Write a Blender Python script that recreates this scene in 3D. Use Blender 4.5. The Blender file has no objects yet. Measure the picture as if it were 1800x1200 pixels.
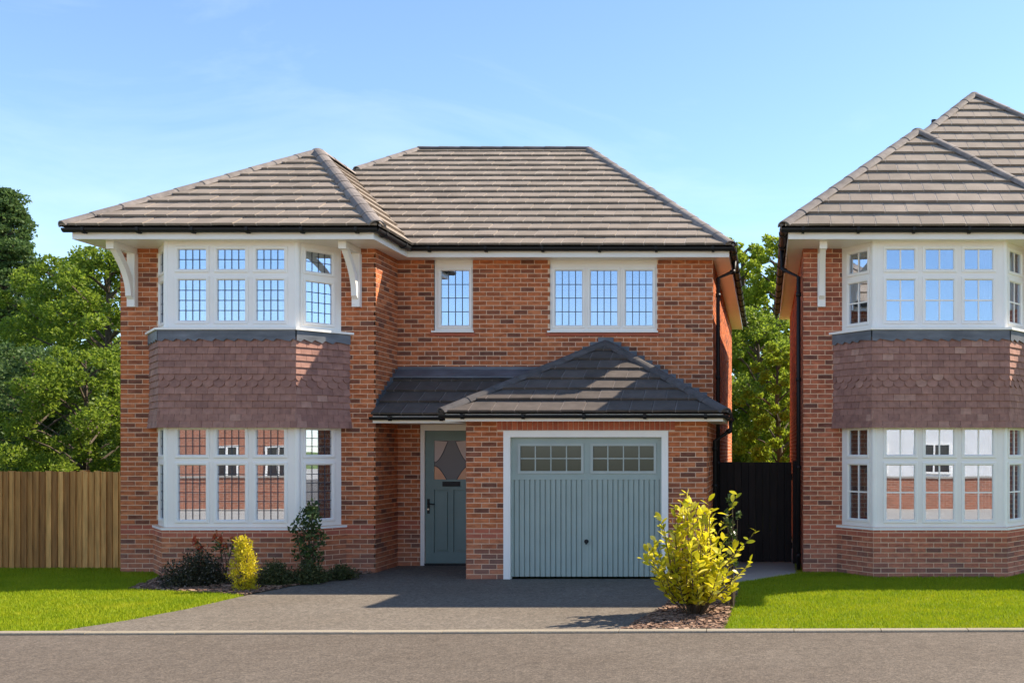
import bpy, math, random
import numpy as np
from mathutils import Vector, Matrix

random.seed(7)
rng = np.random.default_rng(7)
R = math.radians
scene = bpy.context.scene
COL = scene.collection

# ------------------------------------------------------------------ camera, sky, sun, exposure
F = 1787.0            # focal length in photo pixels (1800 wide)
VX, HY, CH = 1345.0, 791.0, 1.9
cam_d = bpy.data.cameras.new('camera')
cam = bpy.data.objects.new('camera', cam_d)
COL.objects.link(cam)
cam.location = (0, 0, CH)
cam.rotation_euler = (R(90), 0, 0)
cam_d.sensor_width = 36.0
cam_d.lens = F / 1800 * 36
cam_d.shift_x = 0.5 - VX / 1800
cam_d.shift_y = (HY - 600) / 1800
cam_d.clip_end = 3000
scene.camera = cam

SUN = Vector((0.97, 0.50, 1.0)).normalized()
SUN_EL = math.asin(SUN.z)
SUN_AZ = math.atan2(SUN.x, SUN.y)
world = bpy.data.worlds.new('World')
scene.world = world
world.use_nodes = True
wn = world.node_tree
wn.nodes.clear()
w_out = wn.nodes.new('ShaderNodeOutputWorld')
w_bg = wn.nodes.new('ShaderNodeBackground')
w_sky = wn.nodes.new('ShaderNodeTexSky')
w_sky.sky_type = 'NISHITA'
w_sky.sun_disc = False
w_sky.sun_elevation = SUN_EL
w_sky.sun_rotation = SUN_AZ
w_sky.air_density = 0.85
w_sky.dust_density = 0.2
w_sky.ozone_density = 3.0
w_bg.inputs['Strength'].default_value = 0.098
w_tc = wn.nodes.new('ShaderNodeTexCoord')
w_map = wn.nodes.new('ShaderNodeMapping')
w_map.inputs['Scale'].default_value = (1.6, 2.2, 5.0)
w_map.inputs['Rotation'].default_value = (0.2, 0.35, 0.4)
w_noise = wn.nodes.new('ShaderNodeTexNoise')
w_noise.inputs['Scale'].default_value = 1.5
w_noise.inputs['Detail'].default_value = 7
w_noise.inputs['Roughness'].default_value = 0.58
w_noise.inputs['Distortion'].default_value = 0.5
w_ramp = wn.nodes.new('ShaderNodeValToRGB')
w_ramp.color_ramp.elements[0].position = 0.47
w_ramp.color_ramp.elements[0].color = (0, 0, 0, 1)
w_ramp.color_ramp.elements[1].position = 0.85
w_ramp.color_ramp.elements[1].color = (0.3, 0.3, 0.3, 1)
w_mix = wn.nodes.new('ShaderNodeMixRGB')
w_mix.inputs['Color2'].default_value = (5.2, 5.6, 6.0, 1)
L = wn.links.new
L(w_tc.outputs['Generated'], w_map.inputs['Vector'])
L(w_map.outputs['Vector'], w_noise.inputs['Vector'])
L(w_noise.outputs['Fac'], w_ramp.inputs['Fac'])
L(w_ramp.outputs['Color'], w_mix.inputs['Fac'])
L(w_sky.outputs['Color'], w_mix.inputs['Color1'])
w_tint = wn.nodes.new('ShaderNodeMixRGB')          # the sky's own hue: a little less green
w_tint.blend_type = 'MULTIPLY'
w_tint.inputs['Fac'].default_value = 1.0
w_tint.inputs['Color2'].default_value = (0.90, 0.915, 0.91, 1)
L(w_mix.outputs['Color'], w_tint.inputs['Color1'])
L(w_tint.outputs['Color'], w_bg.inputs['Color'])
L(w_bg.outputs['Background'], w_out.inputs['Surface'])

sun_d = bpy.data.lights.new('sun', 'SUN')
sun_d.energy = 3.45
sun_d.angle = R(0.53)
sun_d.color = (1.0, 0.87, 0.70)
sun = bpy.data.objects.new('sun', sun_d)
COL.objects.link(sun)
sun.location = (20, 8, 30)
sun.rotation_euler = (-SUN).to_track_quat('-Z', 'Y').to_euler()

scene.view_settings.view_transform = 'Standard'
scene.view_settings.look = 'None'
scene.view_settings.gamma = 1.0
scene.view_settings.use_curve_mapping = False
scene.view_settings.exposure = 1.68
scene.render.engine = 'CYCLES'
scene.cycles.max_bounces = 8
scene.cycles.transparent_max_bounces = 16
scene.cycles.use_denoising = True


# ------------------------------------------------------------------ helpers
def at(px, py, D):
    """photo pixel at a depth -> world point"""
    return Vector(((px - VX) * D / F, D, CH + (HY - py) * D / F))


def gnd(px, py):
    """photo pixel of a point on the level ground -> (x, y)"""
    D = F * CH / (py - HY)
    return ((px - VX) * D / F, D)


class MB:
    """collects faces; build() links them as one mesh object"""
    def __init__(self):
        self.v, self.f, self.m = [], [], []

    def add(self, vs, fs, mat=0, M=None):
        o = len(self.v)
        if M is not None:
            vs = [M @ Vector(p) for p in vs]
        self.v.extend([tuple(p) for p in vs])
        self.f.extend([tuple(i + o for i in f) for f in fs])
        self.m.extend([mat] * len(fs))

    def box(self, x0, x1, y0, y1, z0, z1, mat=0, M=None, back=True):
        vs = [(x0, y0, z0), (x1, y0, z0), (x1, y1, z0), (x0, y1, z0), (x0, y0, z1), (x1, y0, z1), (x1, y1, z1), (x0, y1, z1)]
        fs = [(0, 1, 5, 4), (1, 2, 6, 5), (3, 0, 4, 7), (4, 5, 6, 7), (3, 2, 1, 0)]
        if back:
            fs.append((2, 3, 7, 6))
        self.add(vs, fs, mat, M)

    def prism(self, pts, a, b, mat=0, M=None, axis='y'):
        """polygon pts (two coordinates each) pushed from a to b along an axis"""
        n = len(pts)
        def p3(p, t):
            return {'x': (t, p[0], p[1]), 'y': (p[0], t, p[1]), 'z': (p[0], p[1], t)}[axis]
        vs = [p3(p, a) for p in pts] + [p3(p, b) for p in pts]
        fs = [tuple(range(n)), tuple(range(2 * n - 1, n - 1, -1))]
        fs += [(i, i + n, (i + 1) % n + n, (i + 1) % n) for i in range(n)]
        self.add(vs, fs, mat, M)

    def tube(self, pts, rad, n=8, mat=0, M=None, cap=True):
        pts = [Vector(p) for p in pts]
        rads = rad if isinstance(rad, (list, tuple)) else [rad] * len(pts)
        vs, fs = [], []
        prev = None
        for i, p in enumerate(pts):
            d = (pts[min(i + 1, len(pts) - 1)] - pts[max(i - 1, 0)]).normalized()
            a = prev if prev is not None else (Vector((0, 0, 1)) if abs(d.z) < 0.9 else Vector((1, 0, 0)))
            u = (a - d * a.dot(d)).normalized()
            prev = u
            w = d.cross(u)
            for k in range(n):
                t = 2 * math.pi * k / n
                vs.append(p + (u * math.cos(t) + w * math.sin(t)) * rads[i])
        for i in range(len(pts) - 1):
            for k in range(n):
                fs.append((i * n + k, i * n + (k + 1) % n, (i + 1) * n + (k + 1) % n, (i + 1) * n + k))
        if cap:
            fs.append(tuple(range(n - 1, -1, -1)))
            fs.append(tuple((len(pts) - 1) * n + k for k in range(n)))
        self.add(vs, fs, mat, M)

    def mesh(self, name, mats):
        me = bpy.data.meshes.new(name)
        me.from_pydata(self.v, [], self.f)
        for m in (mats if isinstance(mats, (list, tuple)) else [mats]):
            me.materials.append(m)
        if any(self.m):
            me.polygons.foreach_set('material_index', self.m)
        me.update()
        return me

    def build(self, name, mats, parent=None, smooth=False):
        me = self.mesh(name, mats)
        if smooth:
            me.polygons.foreach_set('use_smooth', [True] * len(me.polygons))
        return link(name, me, parent)


LOC = {}


def link(name, data, parent=None, M=None):
    """M is the wanted world matrix; thing Empties carry only a translation"""
    o = bpy.data.objects.new(name, data)
    COL.objects.link(o)
    if parent is not None:
        o.parent = parent
        o.matrix_parent_inverse = Matrix.Translation(-LOC.get(parent.name, Vector()))
    if M is not None:
        o.matrix_basis = M
    return o


def tag(o, label=None, cat=None, group=None, kind=None):
    if label: o['label'] = label
    if cat: o['category'] = cat
    if group: o['group'] = group
    if kind: o['kind'] = kind
    return o


def thing(name, loc, label, cat, group=None):
    o = bpy.data.objects.new(name, None)
    COL.objects.link(o)
    o.location = loc
    o.empty_display_size = 0.3
    LOC[o.name] = Vector(loc)
    return tag(o, label, cat, group)


def np_mesh(name, co, quads, mats, midx=None):
    me = bpy.data.meshes.new(name)
    me.vertices.add(len(co))
    me.vertices.foreach_set('co', np.asarray(co, dtype=np.float32).ravel())
    k = quads.shape[1]
    me.loops.add(quads.size)
    me.loops.foreach_set('vertex_index', quads.astype(np.int32).ravel())
    me.polygons.add(len(quads))
    me.polygons.foreach_set('loop_start', np.arange(0, quads.size, k, dtype=np.int32))
    for m in (mats if isinstance(mats, (list, tuple)) else [mats]):
        me.materials.append(m)
    if midx is not None:
        me.polygons.foreach_set('material_index', np.asarray(midx, dtype=np.int32))
    me.update(calc_edges=True)
    me.validate()
    return me


# ------------------------------------------------------------------ materials
def new_mat(name):
    m = bpy.data.materials.new(name)
    m.use_nodes = True
    nt = m.node_tree
    return m, nt, nt.nodes['Principled BSDF']


def nd(nt, t, **kw):
    n = nt.nodes.new(t)
    for k, v in kw.items():
        if k in n.inputs:
            n.inputs[k].default_value = v
        else:
            setattr(n, k, v)
    return n


def ramp(nt, stops, interp='LINEAR'):
    r = nt.nodes.new('ShaderNodeValToRGB')
    r.color_ramp.interpolation = interp
    e = r.color_ramp.elements
    while len(e) < len(stops):
        e.new(0.5)
    for i, (p, c) in enumerate(stops):
        e[i].position = p
        e[i].color = (c[0], c[1], c[2], 1)
    return r


def rand01(nt):
    """one random number for each object and each loose piece"""
    oi = nd(nt, 'ShaderNodeObjectInfo')
    ge = nd(nt, 'ShaderNodeNewGeometry')
    ad = nd(nt, 'ShaderNodeMath', operation='ADD')
    fr = nd(nt, 'ShaderNodeMath', operation='FRACT')
    nt.links.new(oi.outputs['Random'], ad.inputs[0])
    nt.links.new(ge.outputs['Random Per Island'], ad.inputs[1])
    nt.links.new(ad.outputs[0], fr.inputs[0])
    return fr, ge


def mottled(name, stops, rough=0.8, noise_scale=(6, 6, 6), noise_amt=0.35, detail=5, bump=0.0, bump_scale=80, per_piece=True, spec=0.3,
            metallic=0.0):
    """pieces: a ramp of colours picked per piece, times a position noise"""
    m, nt, b = new_mat(name)
    ln = nt.links.new
    rp = ramp(nt, stops)
    if per_piece:
        fr, ge = rand01(nt)
        ln(fr.outputs[0], rp.inputs['Fac'])
    else:
        ge = nd(nt, 'ShaderNodeNewGeometry')
        n0 = nd(nt, 'ShaderNodeTexNoise', Scale=1.3, Detail=6.0, Roughness=0.65)
        ln(ge.outputs['Position'], n0.inputs['Vector'])
        ln(n0.outputs['Fac'], rp.inputs['Fac'])
    mp = nd(nt, 'ShaderNodeMapping')
    mp.inputs['Scale'].default_value = noise_scale
    ln(ge.outputs['Position'], mp.inputs['Vector'])
    no = nd(nt, 'ShaderNodeTexNoise', Scale=1.0, Detail=float(detail), Roughness=0.6)
    ln(mp.outputs['Vector'], no.inputs['Vector'])
    mr = nd(nt, 'ShaderNodeMapRange')
    mr.inputs['From Min'].default_value = 0.3
    mr.inputs['From Max'].default_value = 0.7
    mr.inputs['To Min'].default_value = 1 - noise_amt
    mr.inputs['To Max'].default_value = 1 + noise_amt
    ln(no.outputs['Fac'], mr.inputs['Value'])
    mx = nd(nt, 'ShaderNodeVectorMath', operation='SCALE')
    ln(rp.outputs['Color'], mx.inputs[0])
    ln(mr.outputs['Result'], mx.inputs['Scale'])
    ln(mx.outputs['Vector'], b.inputs['Base Color'])
    b.inputs['Roughness'].default_value = rough
    b.inputs['Specular IOR Level'].default_value = spec
    b.inputs['Metallic'].default_value = metallic
    if bump:
        n2 = nd(nt, 'ShaderNodeTexNoise', Scale=float(bump_scale), Detail=4.0)
        ln(ge.outputs['Position'], n2.inputs['Vector'])
        bp = nd(nt, 'ShaderNodeBump', Strength=bump, Distance=0.01)
        ln(n2.outputs['Fac'], bp.inputs['Height'])
        ln(bp.outputs['Normal'], b.inputs['Normal'])
    return m


def plain(name, col, rough=0.5, spec=0.4, amt=0.06, scale=3.0, metallic=0.0):
    c = Vector(col)
    return mottled(name, [(0.3, c * (1 - amt)), (0.7, c * (1 + amt))], rough, (scale, scale, scale), amt, per_piece=False, spec=spec,
                   metallic=metallic)


def leaf_mat(name, stops, trans=0.35, rough=0.5, patch=0.0):
    m, nt, b = new_mat(name)
    ln = nt.links.new
    fr, ge = rand01(nt)
    rp = ramp(nt, stops)
    if patch:
        pn_ = nd(nt, 'ShaderNodeTexNoise', Scale=1.6, Detail=5.0, Roughness=0.65)
        ln(ge.outputs['Position'], pn_.inputs['Vector'])
        pm_ = nd(nt, 'ShaderNodeMapRange')
        pm_.inputs['From Min'].default_value = 0.3
        pm_.inputs['From Max'].default_value = 0.7
        ln(pn_.outputs['Fac'], pm_.inputs['Value'])
        px_ = nd(nt, 'ShaderNodeMixRGB', Fac=patch)
        ln(fr.outputs[0], px_.inputs['Color1'])
        ln(pm_.outputs['Result'], px_.inputs['Color2'])
        ln(px_.outputs['Color'], rp.inputs['Fac'])
    else:
        ln(fr.outputs[0], rp.inputs['Fac'])
    ln(rp.outputs['Color'], b.inputs['Base Color'])
    b.inputs['Roughness'].default_value = rough
    b.inputs['Specular IOR Level'].default_value = 0.25
    tr = nd(nt, 'ShaderNodeBsdfTranslucent')
    ln(rp.outputs['Color'], tr.inputs['Color'])
    mx = nd(nt, 'ShaderNodeMixShader', Fac=trans)
    ln(b.outputs[0], mx.inputs[1])
    ln(tr.outputs[0], mx.inputs[2])
    ln(mx.outputs[0], nt.nodes['Material Output'].inputs['Surface'])
    return m


def glass_mat(name, refl=0.5, tint=(0.75, 0.8, 0.82)):
    m, nt, b = new_mat(name)
    ln = nt.links.new
    gl = nd(nt, 'ShaderNodeBsdfGlossy')
    gl.inputs['Roughness'].default_value = 0.0
    gl.inputs['Color'].default_value = (0.78, 0.86, 1.0, 1)
    tr = nd(nt, 'ShaderNodeBsdfTransparent')
    tr.inputs['Color'].default_value = (*tint, 1)
    ge = nd(nt, 'ShaderNodeNewGeometry')
    no = nd(nt, 'ShaderNodeTexNoise', Scale=1.7, Detail=1.0)
    ln(ge.outputs['Position'], no.inputs['Vector'])
    bp = nd(nt, 'ShaderNodeBump', Strength=0.02, Distance=0.02)
    ln(no.outputs['Fac'], bp.inputs['Height'])
    ln(bp.outputs['Normal'], gl.inputs['Normal'])
    mx = nd(nt, 'ShaderNodeMixShader', Fac=refl)
    ln(tr.outputs[0], mx.inputs[1])
    ln(gl.outputs[0], mx.inputs[2])
    ln(mx.outputs[0], nt.nodes['Material Output'].inputs['Surface'])
    nt.nodes.remove(b)
    return m


def brick_mat(name, stops, streak=0.75):
    """fired clay: colour picked per brick, dark smoky streak along the middle of many"""
    m, nt, b = new_mat(name)
    ln = nt.links.new
    fr, ge = rand01(nt)
    rp = ramp(nt, stops)
    ln(fr.outputs[0], rp.inputs['Fac'])
    mp = nd(nt, 'ShaderNodeMapping')
    mp.inputs['Scale'].default_value = (7, 7, 22)
    ln(ge.outputs['Position'], mp.inputs['Vector'])
    no = nd(nt, 'ShaderNodeTexNoise', Scale=1.0, Detail=6.0, Roughness=0.7)
    ln(mp.outputs['Vector'], no.inputs['Vector'])
    r2 = ramp(nt, [(0.36, (0.40, 0.33, 0.32)), (0.52, (0.80, 0.77, 0.75)), (0.66, (1.10, 1.1, 1.1))])
    ln(no.outputs['Fac'], r2.inputs['Fac'])
    mx = nd(nt, 'ShaderNodeMixRGB', blend_type='MULTIPLY', Fac=streak)
    ln(rp.outputs['Color'], mx.inputs['Color1'])
    ln(r2.outputs['Color'], mx.inputs['Color2'])
    # salts and splash dirt on the lowest courses
    sz = nd(nt, 'ShaderNodeSeparateXYZ')
    ln(ge.outputs['Position'], sz.inputs[0])
    hz = nd(nt, 'ShaderNodeMapRange')
    hz.inputs['From Min'].default_value = 0.75
    hz.inputs['From Max'].default_value = 0.05
    ln(sz.outputs['Z'], hz.inputs['Value'])
    n3 = nd(nt, 'ShaderNodeTexNoise', Scale=2.2, Detail=6.0, Roughness=0.7)
    ln(ge.outputs['Position'], n3.inputs['Vector'])
    m3 = nd(nt, 'ShaderNodeMath', operation='MULTIPLY')
    ln(hz.outputs['Result'], m3.inputs[0])
    ln(n3.outputs['Fac'], m3.inputs[1])
    m4 = nd(nt, 'ShaderNodeMath', operation='MULTIPLY')
    m4.inputs[1].default_value = 0.5
    ln(m3.outputs[0], m4.inputs[0])
    mz = nd(nt, 'ShaderNodeMixRGB')
    mz.inputs['Color2'].default_value = (0.52, 0.30, 0.23, 1)
    ln(m4.outputs[0], mz.inputs['Fac'])
    ln(mx.outputs['Color'], mz.inputs['Color1'])
    ln(mz.outputs['Color'], b.inputs['Base Color'])
    b.inputs['Roughness'].default_value = 0.85
    b.inputs['Specular IOR Level'].default_value = 0.25
    n2 = nd(nt, 'ShaderNodeTexNoise', Scale=120.0, Detail=3.0)
    ln(ge.outputs['Position'], n2.inputs['Vector'])
    bp = nd(nt, 'ShaderNodeBump', Strength=0.4, Distance=0.006)
    ln(n2.outputs['Fac'], bp.inputs['Height'])
    ln(bp.outputs['Normal'], b.inputs['Normal'])
    return m


def ground_mat(name, stops, fine=90, fine_amt=0.4, rough=0.9, bump=0.5, big=0.7, speck=0.0):
    m, nt, b = new_mat(name)
    ln = nt.links.new
    ge = nd(nt, 'ShaderNodeNewGeometry')
    n1 = nd(nt, 'ShaderNodeTexNoise', Scale=big, Detail=7.0, Roughness=0.62)
    ln(ge.outputs['Position'], n1.inputs['Vector'])
    rp = ramp(nt, stops)
    ln(n1.outputs['Fac'], rp.inputs['Fac'])
    n2 = nd(nt, 'ShaderNodeTexNoise', Scale=float(fine), Detail=3.0, Roughness=0.7)
    ln(ge.outputs['Position'], n2.inputs['Vector'])
    mr = nd(nt, 'ShaderNodeMapRange')
    mr.inputs['From Min'].default_value = 0.3
    mr.inputs['From Max'].default_value = 0.7
    mr.inputs['To Min'].default_value = 1 - fine_amt
    mr.inputs['To Max'].default_value = 1 + fine_amt
    ln(n2.outputs['Fac'], mr.inputs['Value'])
    mx = nd(nt, 'ShaderNodeVectorMath', operation='SCALE')
    ln(rp.outputs['Color'], mx.inputs[0])
    ln(mr.outputs['Result'], mx.inputs['Scale'])
    if speck:                                   # pale and dark stone chips in the surface
        vo = nd(nt, 'ShaderNodeTexVoronoi', Scale=42.0)
        ln(ge.outputs['Position'], vo.inputs['Vector'])
        sp = nd(nt, 'ShaderNodeSeparateColor')
        ln(vo.outputs['Color'], sp.inputs[0])
        ms = nd(nt, 'ShaderNodeMapRange')
        ms.inputs['To Min'].default_value = 1 - speck
        ms.inputs['To Max'].default_value = 1 + speck
        ln(sp.outputs[0], ms.inputs['Value'])
        n4 = nd(nt, 'ShaderNodeTexNoise', Scale=7.0, Detail=5.0, Roughness=0.7)
        ln(ge.outputs['Position'], n4.inputs['Vector'])
        mq = nd(nt, 'ShaderNodeMapRange')
        mq.inputs['From Min'].default_value = 0.3
        mq.inputs['From Max'].default_value = 0.7
        mq.inputs['To Min'].default_value = 0.84
        mq.inputs['To Max'].default_value = 1.16
        ln(n4.outputs['Fac'], mq.inputs['Value'])
        m5 = nd(nt, 'ShaderNodeMath', operation='MULTIPLY')
        ln(ms.outputs['Result'], m5.inputs[0])
        ln(mq.outputs['Result'], m5.inputs[1])
        m6 = nd(nt, 'ShaderNodeVectorMath', operation='SCALE')
        ln(mx.outputs['Vector'], m6.inputs[0])
        ln(m5.outputs[0], m6.inputs['Scale'])
        mx = m6
    ln(mx.outputs['Vector'], b.inputs['Base Color'])
    b.inputs['Roughness'].default_value = rough
    b.inputs['Specular IOR Level'].default_value = 0.3
    bp = nd(nt, 'ShaderNodeBump', Strength=bump, Distance=0.008)
    ln(n2.outputs['Fac'], bp.inputs['Height'])
    ln(bp.outputs['Normal'], b.inputs['Normal'])
    return m


M_BRICK = brick_mat('brick', [(0.0, (0.20, 0.085, 0.055)), (0.2, (0.38, 0.13, 0.065)), (0.38, (0.54, 0.165, 0.062)),
                              (0.8, (0.61, 0.19, 0.072)), (1.0, (0.68, 0.24, 0.10))])
M_BRICK_B = brick_mat('brick_plum', [(0.0, (0.20, 0.085, 0.06)), (0.2, (0.38, 0.125, 0.075)), (0.42, (0.52, 0.16, 0.08)),
                                     (1.0, (0.61, 0.20, 0.105))])
M_BAND = brick_mat('red_brick', [(0.0, (0.44, 0.12, 0.07)), (1.0, (0.58, 0.17, 0.09))], 0.3)
M_MORTAR = ground_mat('mortar', [(0.3, (0.74, 0.51, 0.34)), (0.7, (0.85, 0.61, 0.43))], 60, 0.12, 0.95, 0.3)
M_WHITE = plain('white_upvc', (0.90, 0.86, 0.79), 0.32, 0.5, 0.02)
M_WOODW = plain('white_painted_wood', (0.90, 0.86, 0.79), 0.45, 0.4, 0.03)
M_TILE = mottled('concrete_roof_tile', [(0.0, (0.232, 0.19, 0.15)), (0.5, (0.25, 0.205, 0.163)), (1.0, (0.275, 0.226, 0.182))], 0.8,
                 (2.2, 2.2, 2.2), 0.16, bump=0.3, bump_scale=150)
M_TILE_GLINT = mottled('tile_sidelock_glint', [(0.0, (0.32, 0.27, 0.22)), (1.0, (0.40, 0.34, 0.28))], 0.8, (9, 9, 9), 0.2)  # sidelock strip painted pale to stand in for sun glint on tile joints
M_TILE_SHADE = mottled('shaded_roof_tile', [(0.0, (0.08, 0.066, 0.056)), (1.0, (0.105, 0.086, 0.073))], 0.75, (5, 5, 5), 0.2, bump=0.3,  # main roof tile with the shade painted in, for garage and porch
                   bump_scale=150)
M_TILE_SHADE_GLINT = mottled('shaded_tile_sidelock_glint', [(0.0, (0.15, 0.125, 0.11)), (1.0, (0.18, 0.15, 0.13))], 0.8, (9, 9, 9), 0.2)  # painted glint strip again, darkened along with the shaded tile
M_RIDGE = mottled('ridge_tile', [(0.0, (0.17, 0.145, 0.13)), (1.0, (0.25, 0.215, 0.19))], 0.8, (8, 8, 8), 0.25, bump=0.3, bump_scale=120)
M_RIDGE_G = mottled('grey_ridge_tile', [(0.0, (0.075, 0.068, 0.066)), (1.0, (0.10, 0.09, 0.086))], 0.8, (8, 8, 8), 0.25)
M_DECK = plain('roof_felt', (0.03, 0.028, 0.027), 0.9, 0.2)
M_HUNG = mottled('clay_hanging_tile', [(0.0, (0.27, 0.14, 0.11)), (0.4, (0.32, 0.165, 0.125)), (0.92, (0.35, 0.185, 0.142)),
                                       (1.0, (0.43, 0.25, 0.19))], 0.8, (12, 12, 12), 0.2, bump=0.3, bump_scale=140)
M_LEAD = mottled('lead', [(0.3, (0.10, 0.11, 0.125)), (0.7, (0.17, 0.18, 0.20))], 0.55, (3, 3, 14), 0.25, per_piece=False, metallic=0.3)
M_BLACK = plain('black_plastic', (0.012, 0.012, 0.013), 0.5, 0.3, 0.05)
M_GLASS = glass_mat('window_glass', 0.46)
M_CAME = plain('lead_came', (0.055, 0.06, 0.075), 0.5, 0.4)
M_TEAL = plain('teal_door_paint', (0.165, 0.245, 0.23), 0.42, 0.4, 0.05)
M_SAGE = plain('sage_garage_paint', (0.34, 0.405, 0.36), 0.45, 0.4, 0.05)
M_SMOKE = plain('smoked_glazing', (0.05, 0.042, 0.042), 0.12, 0.6)
M_PALE = plain('pale_glazing_bar', (0.42, 0.46, 0.42), 0.45)
M_STEEL = plain('steel', (0.5, 0.5, 0.5), 0.3, 0.5, 0.05, metallic=0.9)
M_ROOM = plain('room_plaster', (0.55, 0.52, 0.48), 0.9)
M_CURT = plain('curtain_fabric', (0.72, 0.70, 0.68), 0.9)
M_FENCE = mottled('treated_fence_board', [(0.0, (0.30, 0.135, 0.038)), (0.5, (0.50, 0.245, 0.07)), (1.0, (0.66, 0.35, 0.11))], 0.85,
                  (25, 25, 2.2), 0.32, bump=0.3, bump_scale=60)
M_DARKWOOD = mottled('dark_stained_board', [(0.0, (0.012, 0.008, 0.007)), (1.0, (0.024, 0.016, 0.013))], 0.7, (25, 25, 2.5), 0.35)
M_SLAB = ground_mat('concrete_slab', [(0.3, (0.36, 0.32, 0.27)), (0.7, (0.44, 0.40, 0.34))], 60, 0.15)
M_KERB = ground_mat('kerb_concrete', [(0.3, (0.25, 0.215, 0.16)), (0.7, (0.30, 0.26, 0.20))], 50, 0.12)
M_ROAD = ground_mat('road_asphalt', [(0.3, (0.092, 0.073, 0.056)), (0.7, (0.120, 0.099, 0.079))], 55, 0.4, 0.9, 0.6, 0.5, 0.22)
M_DRIVE = ground_mat('drive_asphalt', [(0.3, (0.122, 0.101, 0.078)), (0.7, (0.147, 0.126, 0.102))], 70, 0.35, 0.9, 0.5, 0.6, 0.28)
M_SOIL = ground_mat('soil', [(0.3, (0.06, 0.04, 0.028)), (0.7, (0.10, 0.07, 0.048))], 40, 0.4)
M_TURF = ground_mat('turf_soil', [(0.3, (0.09, 0.14, 0.008)), (0.7, (0.13, 0.18, 0.012))], 40, 0.3)
M_CHIP = mottled('bark_chip', [(0.0, (0.10, 0.055, 0.035)), (0.5, (0.22, 0.13, 0.085)), (1.0, (0.36, 0.24, 0.165))], 0.9, (40, 40, 40), 0.3)
M_GRASS = leaf_mat('grass_blade', [(0.0, (0.17, 0.27, 0.006)), (0.45, (0.28, 0.36, 0.008)), (0.8, (0.38, 0.41, 0.012)), (1.0, (0.50, 0.45, 0.05))], 0.4, 0.6, 0.5)
M_BARK = mottled('tree_bark', [(0.3, (0.07, 0.055, 0.04)), (0.7, (0.13, 0.10, 0.075))], 0.95, (9, 9, 2), 0.4, per_piece=False)
M_TWIG = plain('shrub_stem', (0.085, 0.06, 0.035), 0.9)

# ------------------------------------------------------------------ ground
def sheet(name, pts, z, mat, label=None, kind='structure', h=None):
    mb = MB()
    if h:
        mb.prism(pts, z - h, z, axis='z')
    else:
        mb.add([(p[0], p[1], z) for p in pts], [tuple(range(len(pts)))])
    return tag(mb.build(name, mat), label, None, None, kind)


def kerb_y(x):
    return 10.73 + 0.0187 * x


sheet('ground', [(-900, -900), (900, -900), (900, 900), (-900, 900)], -0.03, M_TURF, 'green ground reaching to the horizon')
sheet('road', [(-90, 3.2), (90, 3.2), (90, kerb_y(90) - 0.11), (-90, kerb_y(-90) - 0.11)], -0.004, M_ROAD,
      'brown grey asphalt road across the foot of the picture')
sheet('pavement', [(-90, -12.9), (90, -12.9), (90, 3.19), (-90, 3.19)], 0.004, M_SLAB, 'pale concrete paving on the viewer\'s side of the road')  # out of view; widened and kept pale to bounce sunlight onto the fronts
kb = MB()
kb.add([(-90, kerb_y(-90) - 0.105, -0.1), (90, kerb_y(90) - 0.105, -0.1), (90, kerb_y(90) - 0.005, -0.1), (-90, kerb_y(-90) - 0.005, -0.1),
        (-90, kerb_y(-90) - 0.105, 0.004), (90, kerb_y(90) - 0.105, 0.004), (90, kerb_y(90) - 0.005, 0.004), (-90, kerb_y(-90) - 0.005, 0.004)],
       [(0, 1, 5, 4), (1, 2, 6, 5), (2, 3, 7, 6), (3, 0, 4, 7), (4, 5, 6, 7)])
kbo = tag(kb.build('kerb', M_KERB), 'pale flush concrete kerb between road and drive', None, None, 'structure')
ks = MB()
ks.prism([(-0.110, -0.05), (-0.110, 0.008), (-0.102, 0.018), (-0.006, 0.022), (0.0, 0.018), (0.0, -0.05)], 0.004, 0.911, axis='x')
ksm = ks.mesh('kerb_stone', M_KERB)
for i in range(-16, 12):
    x = i * 0.915 + 0.3
    link('kerb_stone', ksm, kbo, Matrix.Translation((x, kerb_y(x) + random.uniform(-0.003, 0.003), random.uniform(-0.002, 0.003))) @ Matrix.Rotation(math.atan(0.0187) + random.uniform(-0.002, 0.002), 4, 'Z'))

edge_l = [gnd(*p) for p in [(95, 1109), (220, 1091), (330, 1070), (430, 1047), (500, 1033), (570, 1021), (625, 1011)]]
edge_l[0] = (edge_l[0][0], kerb_y(edge_l[0][0]) + 0.002)
edge_r_x = -1.28
drive_pts = edge_l + [(-6.04, 15.74), (-6.02, 16.72), (-4.4, 16.72), (-4.38, 14.99), (-0.9, 14.99), (-0.95, 14.2), (-1.12, 13.2),
                      (edge_r_x, 12.0), (-1.42, 11.2), (-1.5, kerb_y(-1.5) + 0.002)]
sheet('driveway', drive_pts[::-1], 0.006, M_DRIVE, 'grey asphalt driveway running up to the garage and front door')

lawn_l = [(-24, kerb_y(-24) + 0.002)] + edge_l[:4] + [(-6.95, 13.3), (-7.4, 13.5), (-8.7, 13.85), (-9.2, 15.9), (-10.05, 15.9), (-10.05, 16.4), (-24, 16.4)]
lawn_r = [(-0.42, kerb_y(0) + 0.002), (24, kerb_y(24) + 0.002), (24, 16.9), (0.5, 16.9), (0.5, 15.65), (-0.35, 14.6), (-0.38, 12.5)]
BED_L = [(-6.95, 13.32), (-7.4, 13.52), (-8.7, 13.87), (-9.18, 15.9), (-6.05, 15.9), (-6.05, 15.72)] + edge_l[3:][::-1]
BED_R = [(-1.5, kerb_y(-1.5) + 0.004), (-0.43, kerb_y(-0.4) + 0.004), (-0.39, 12.5), (-0.36, 14.0), (-0.9, 14.9), (-0.95, 14.2), (-1.12, 13.2),
         (edge_r_x, 12.0), (-1.42, 11.2)]
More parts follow.
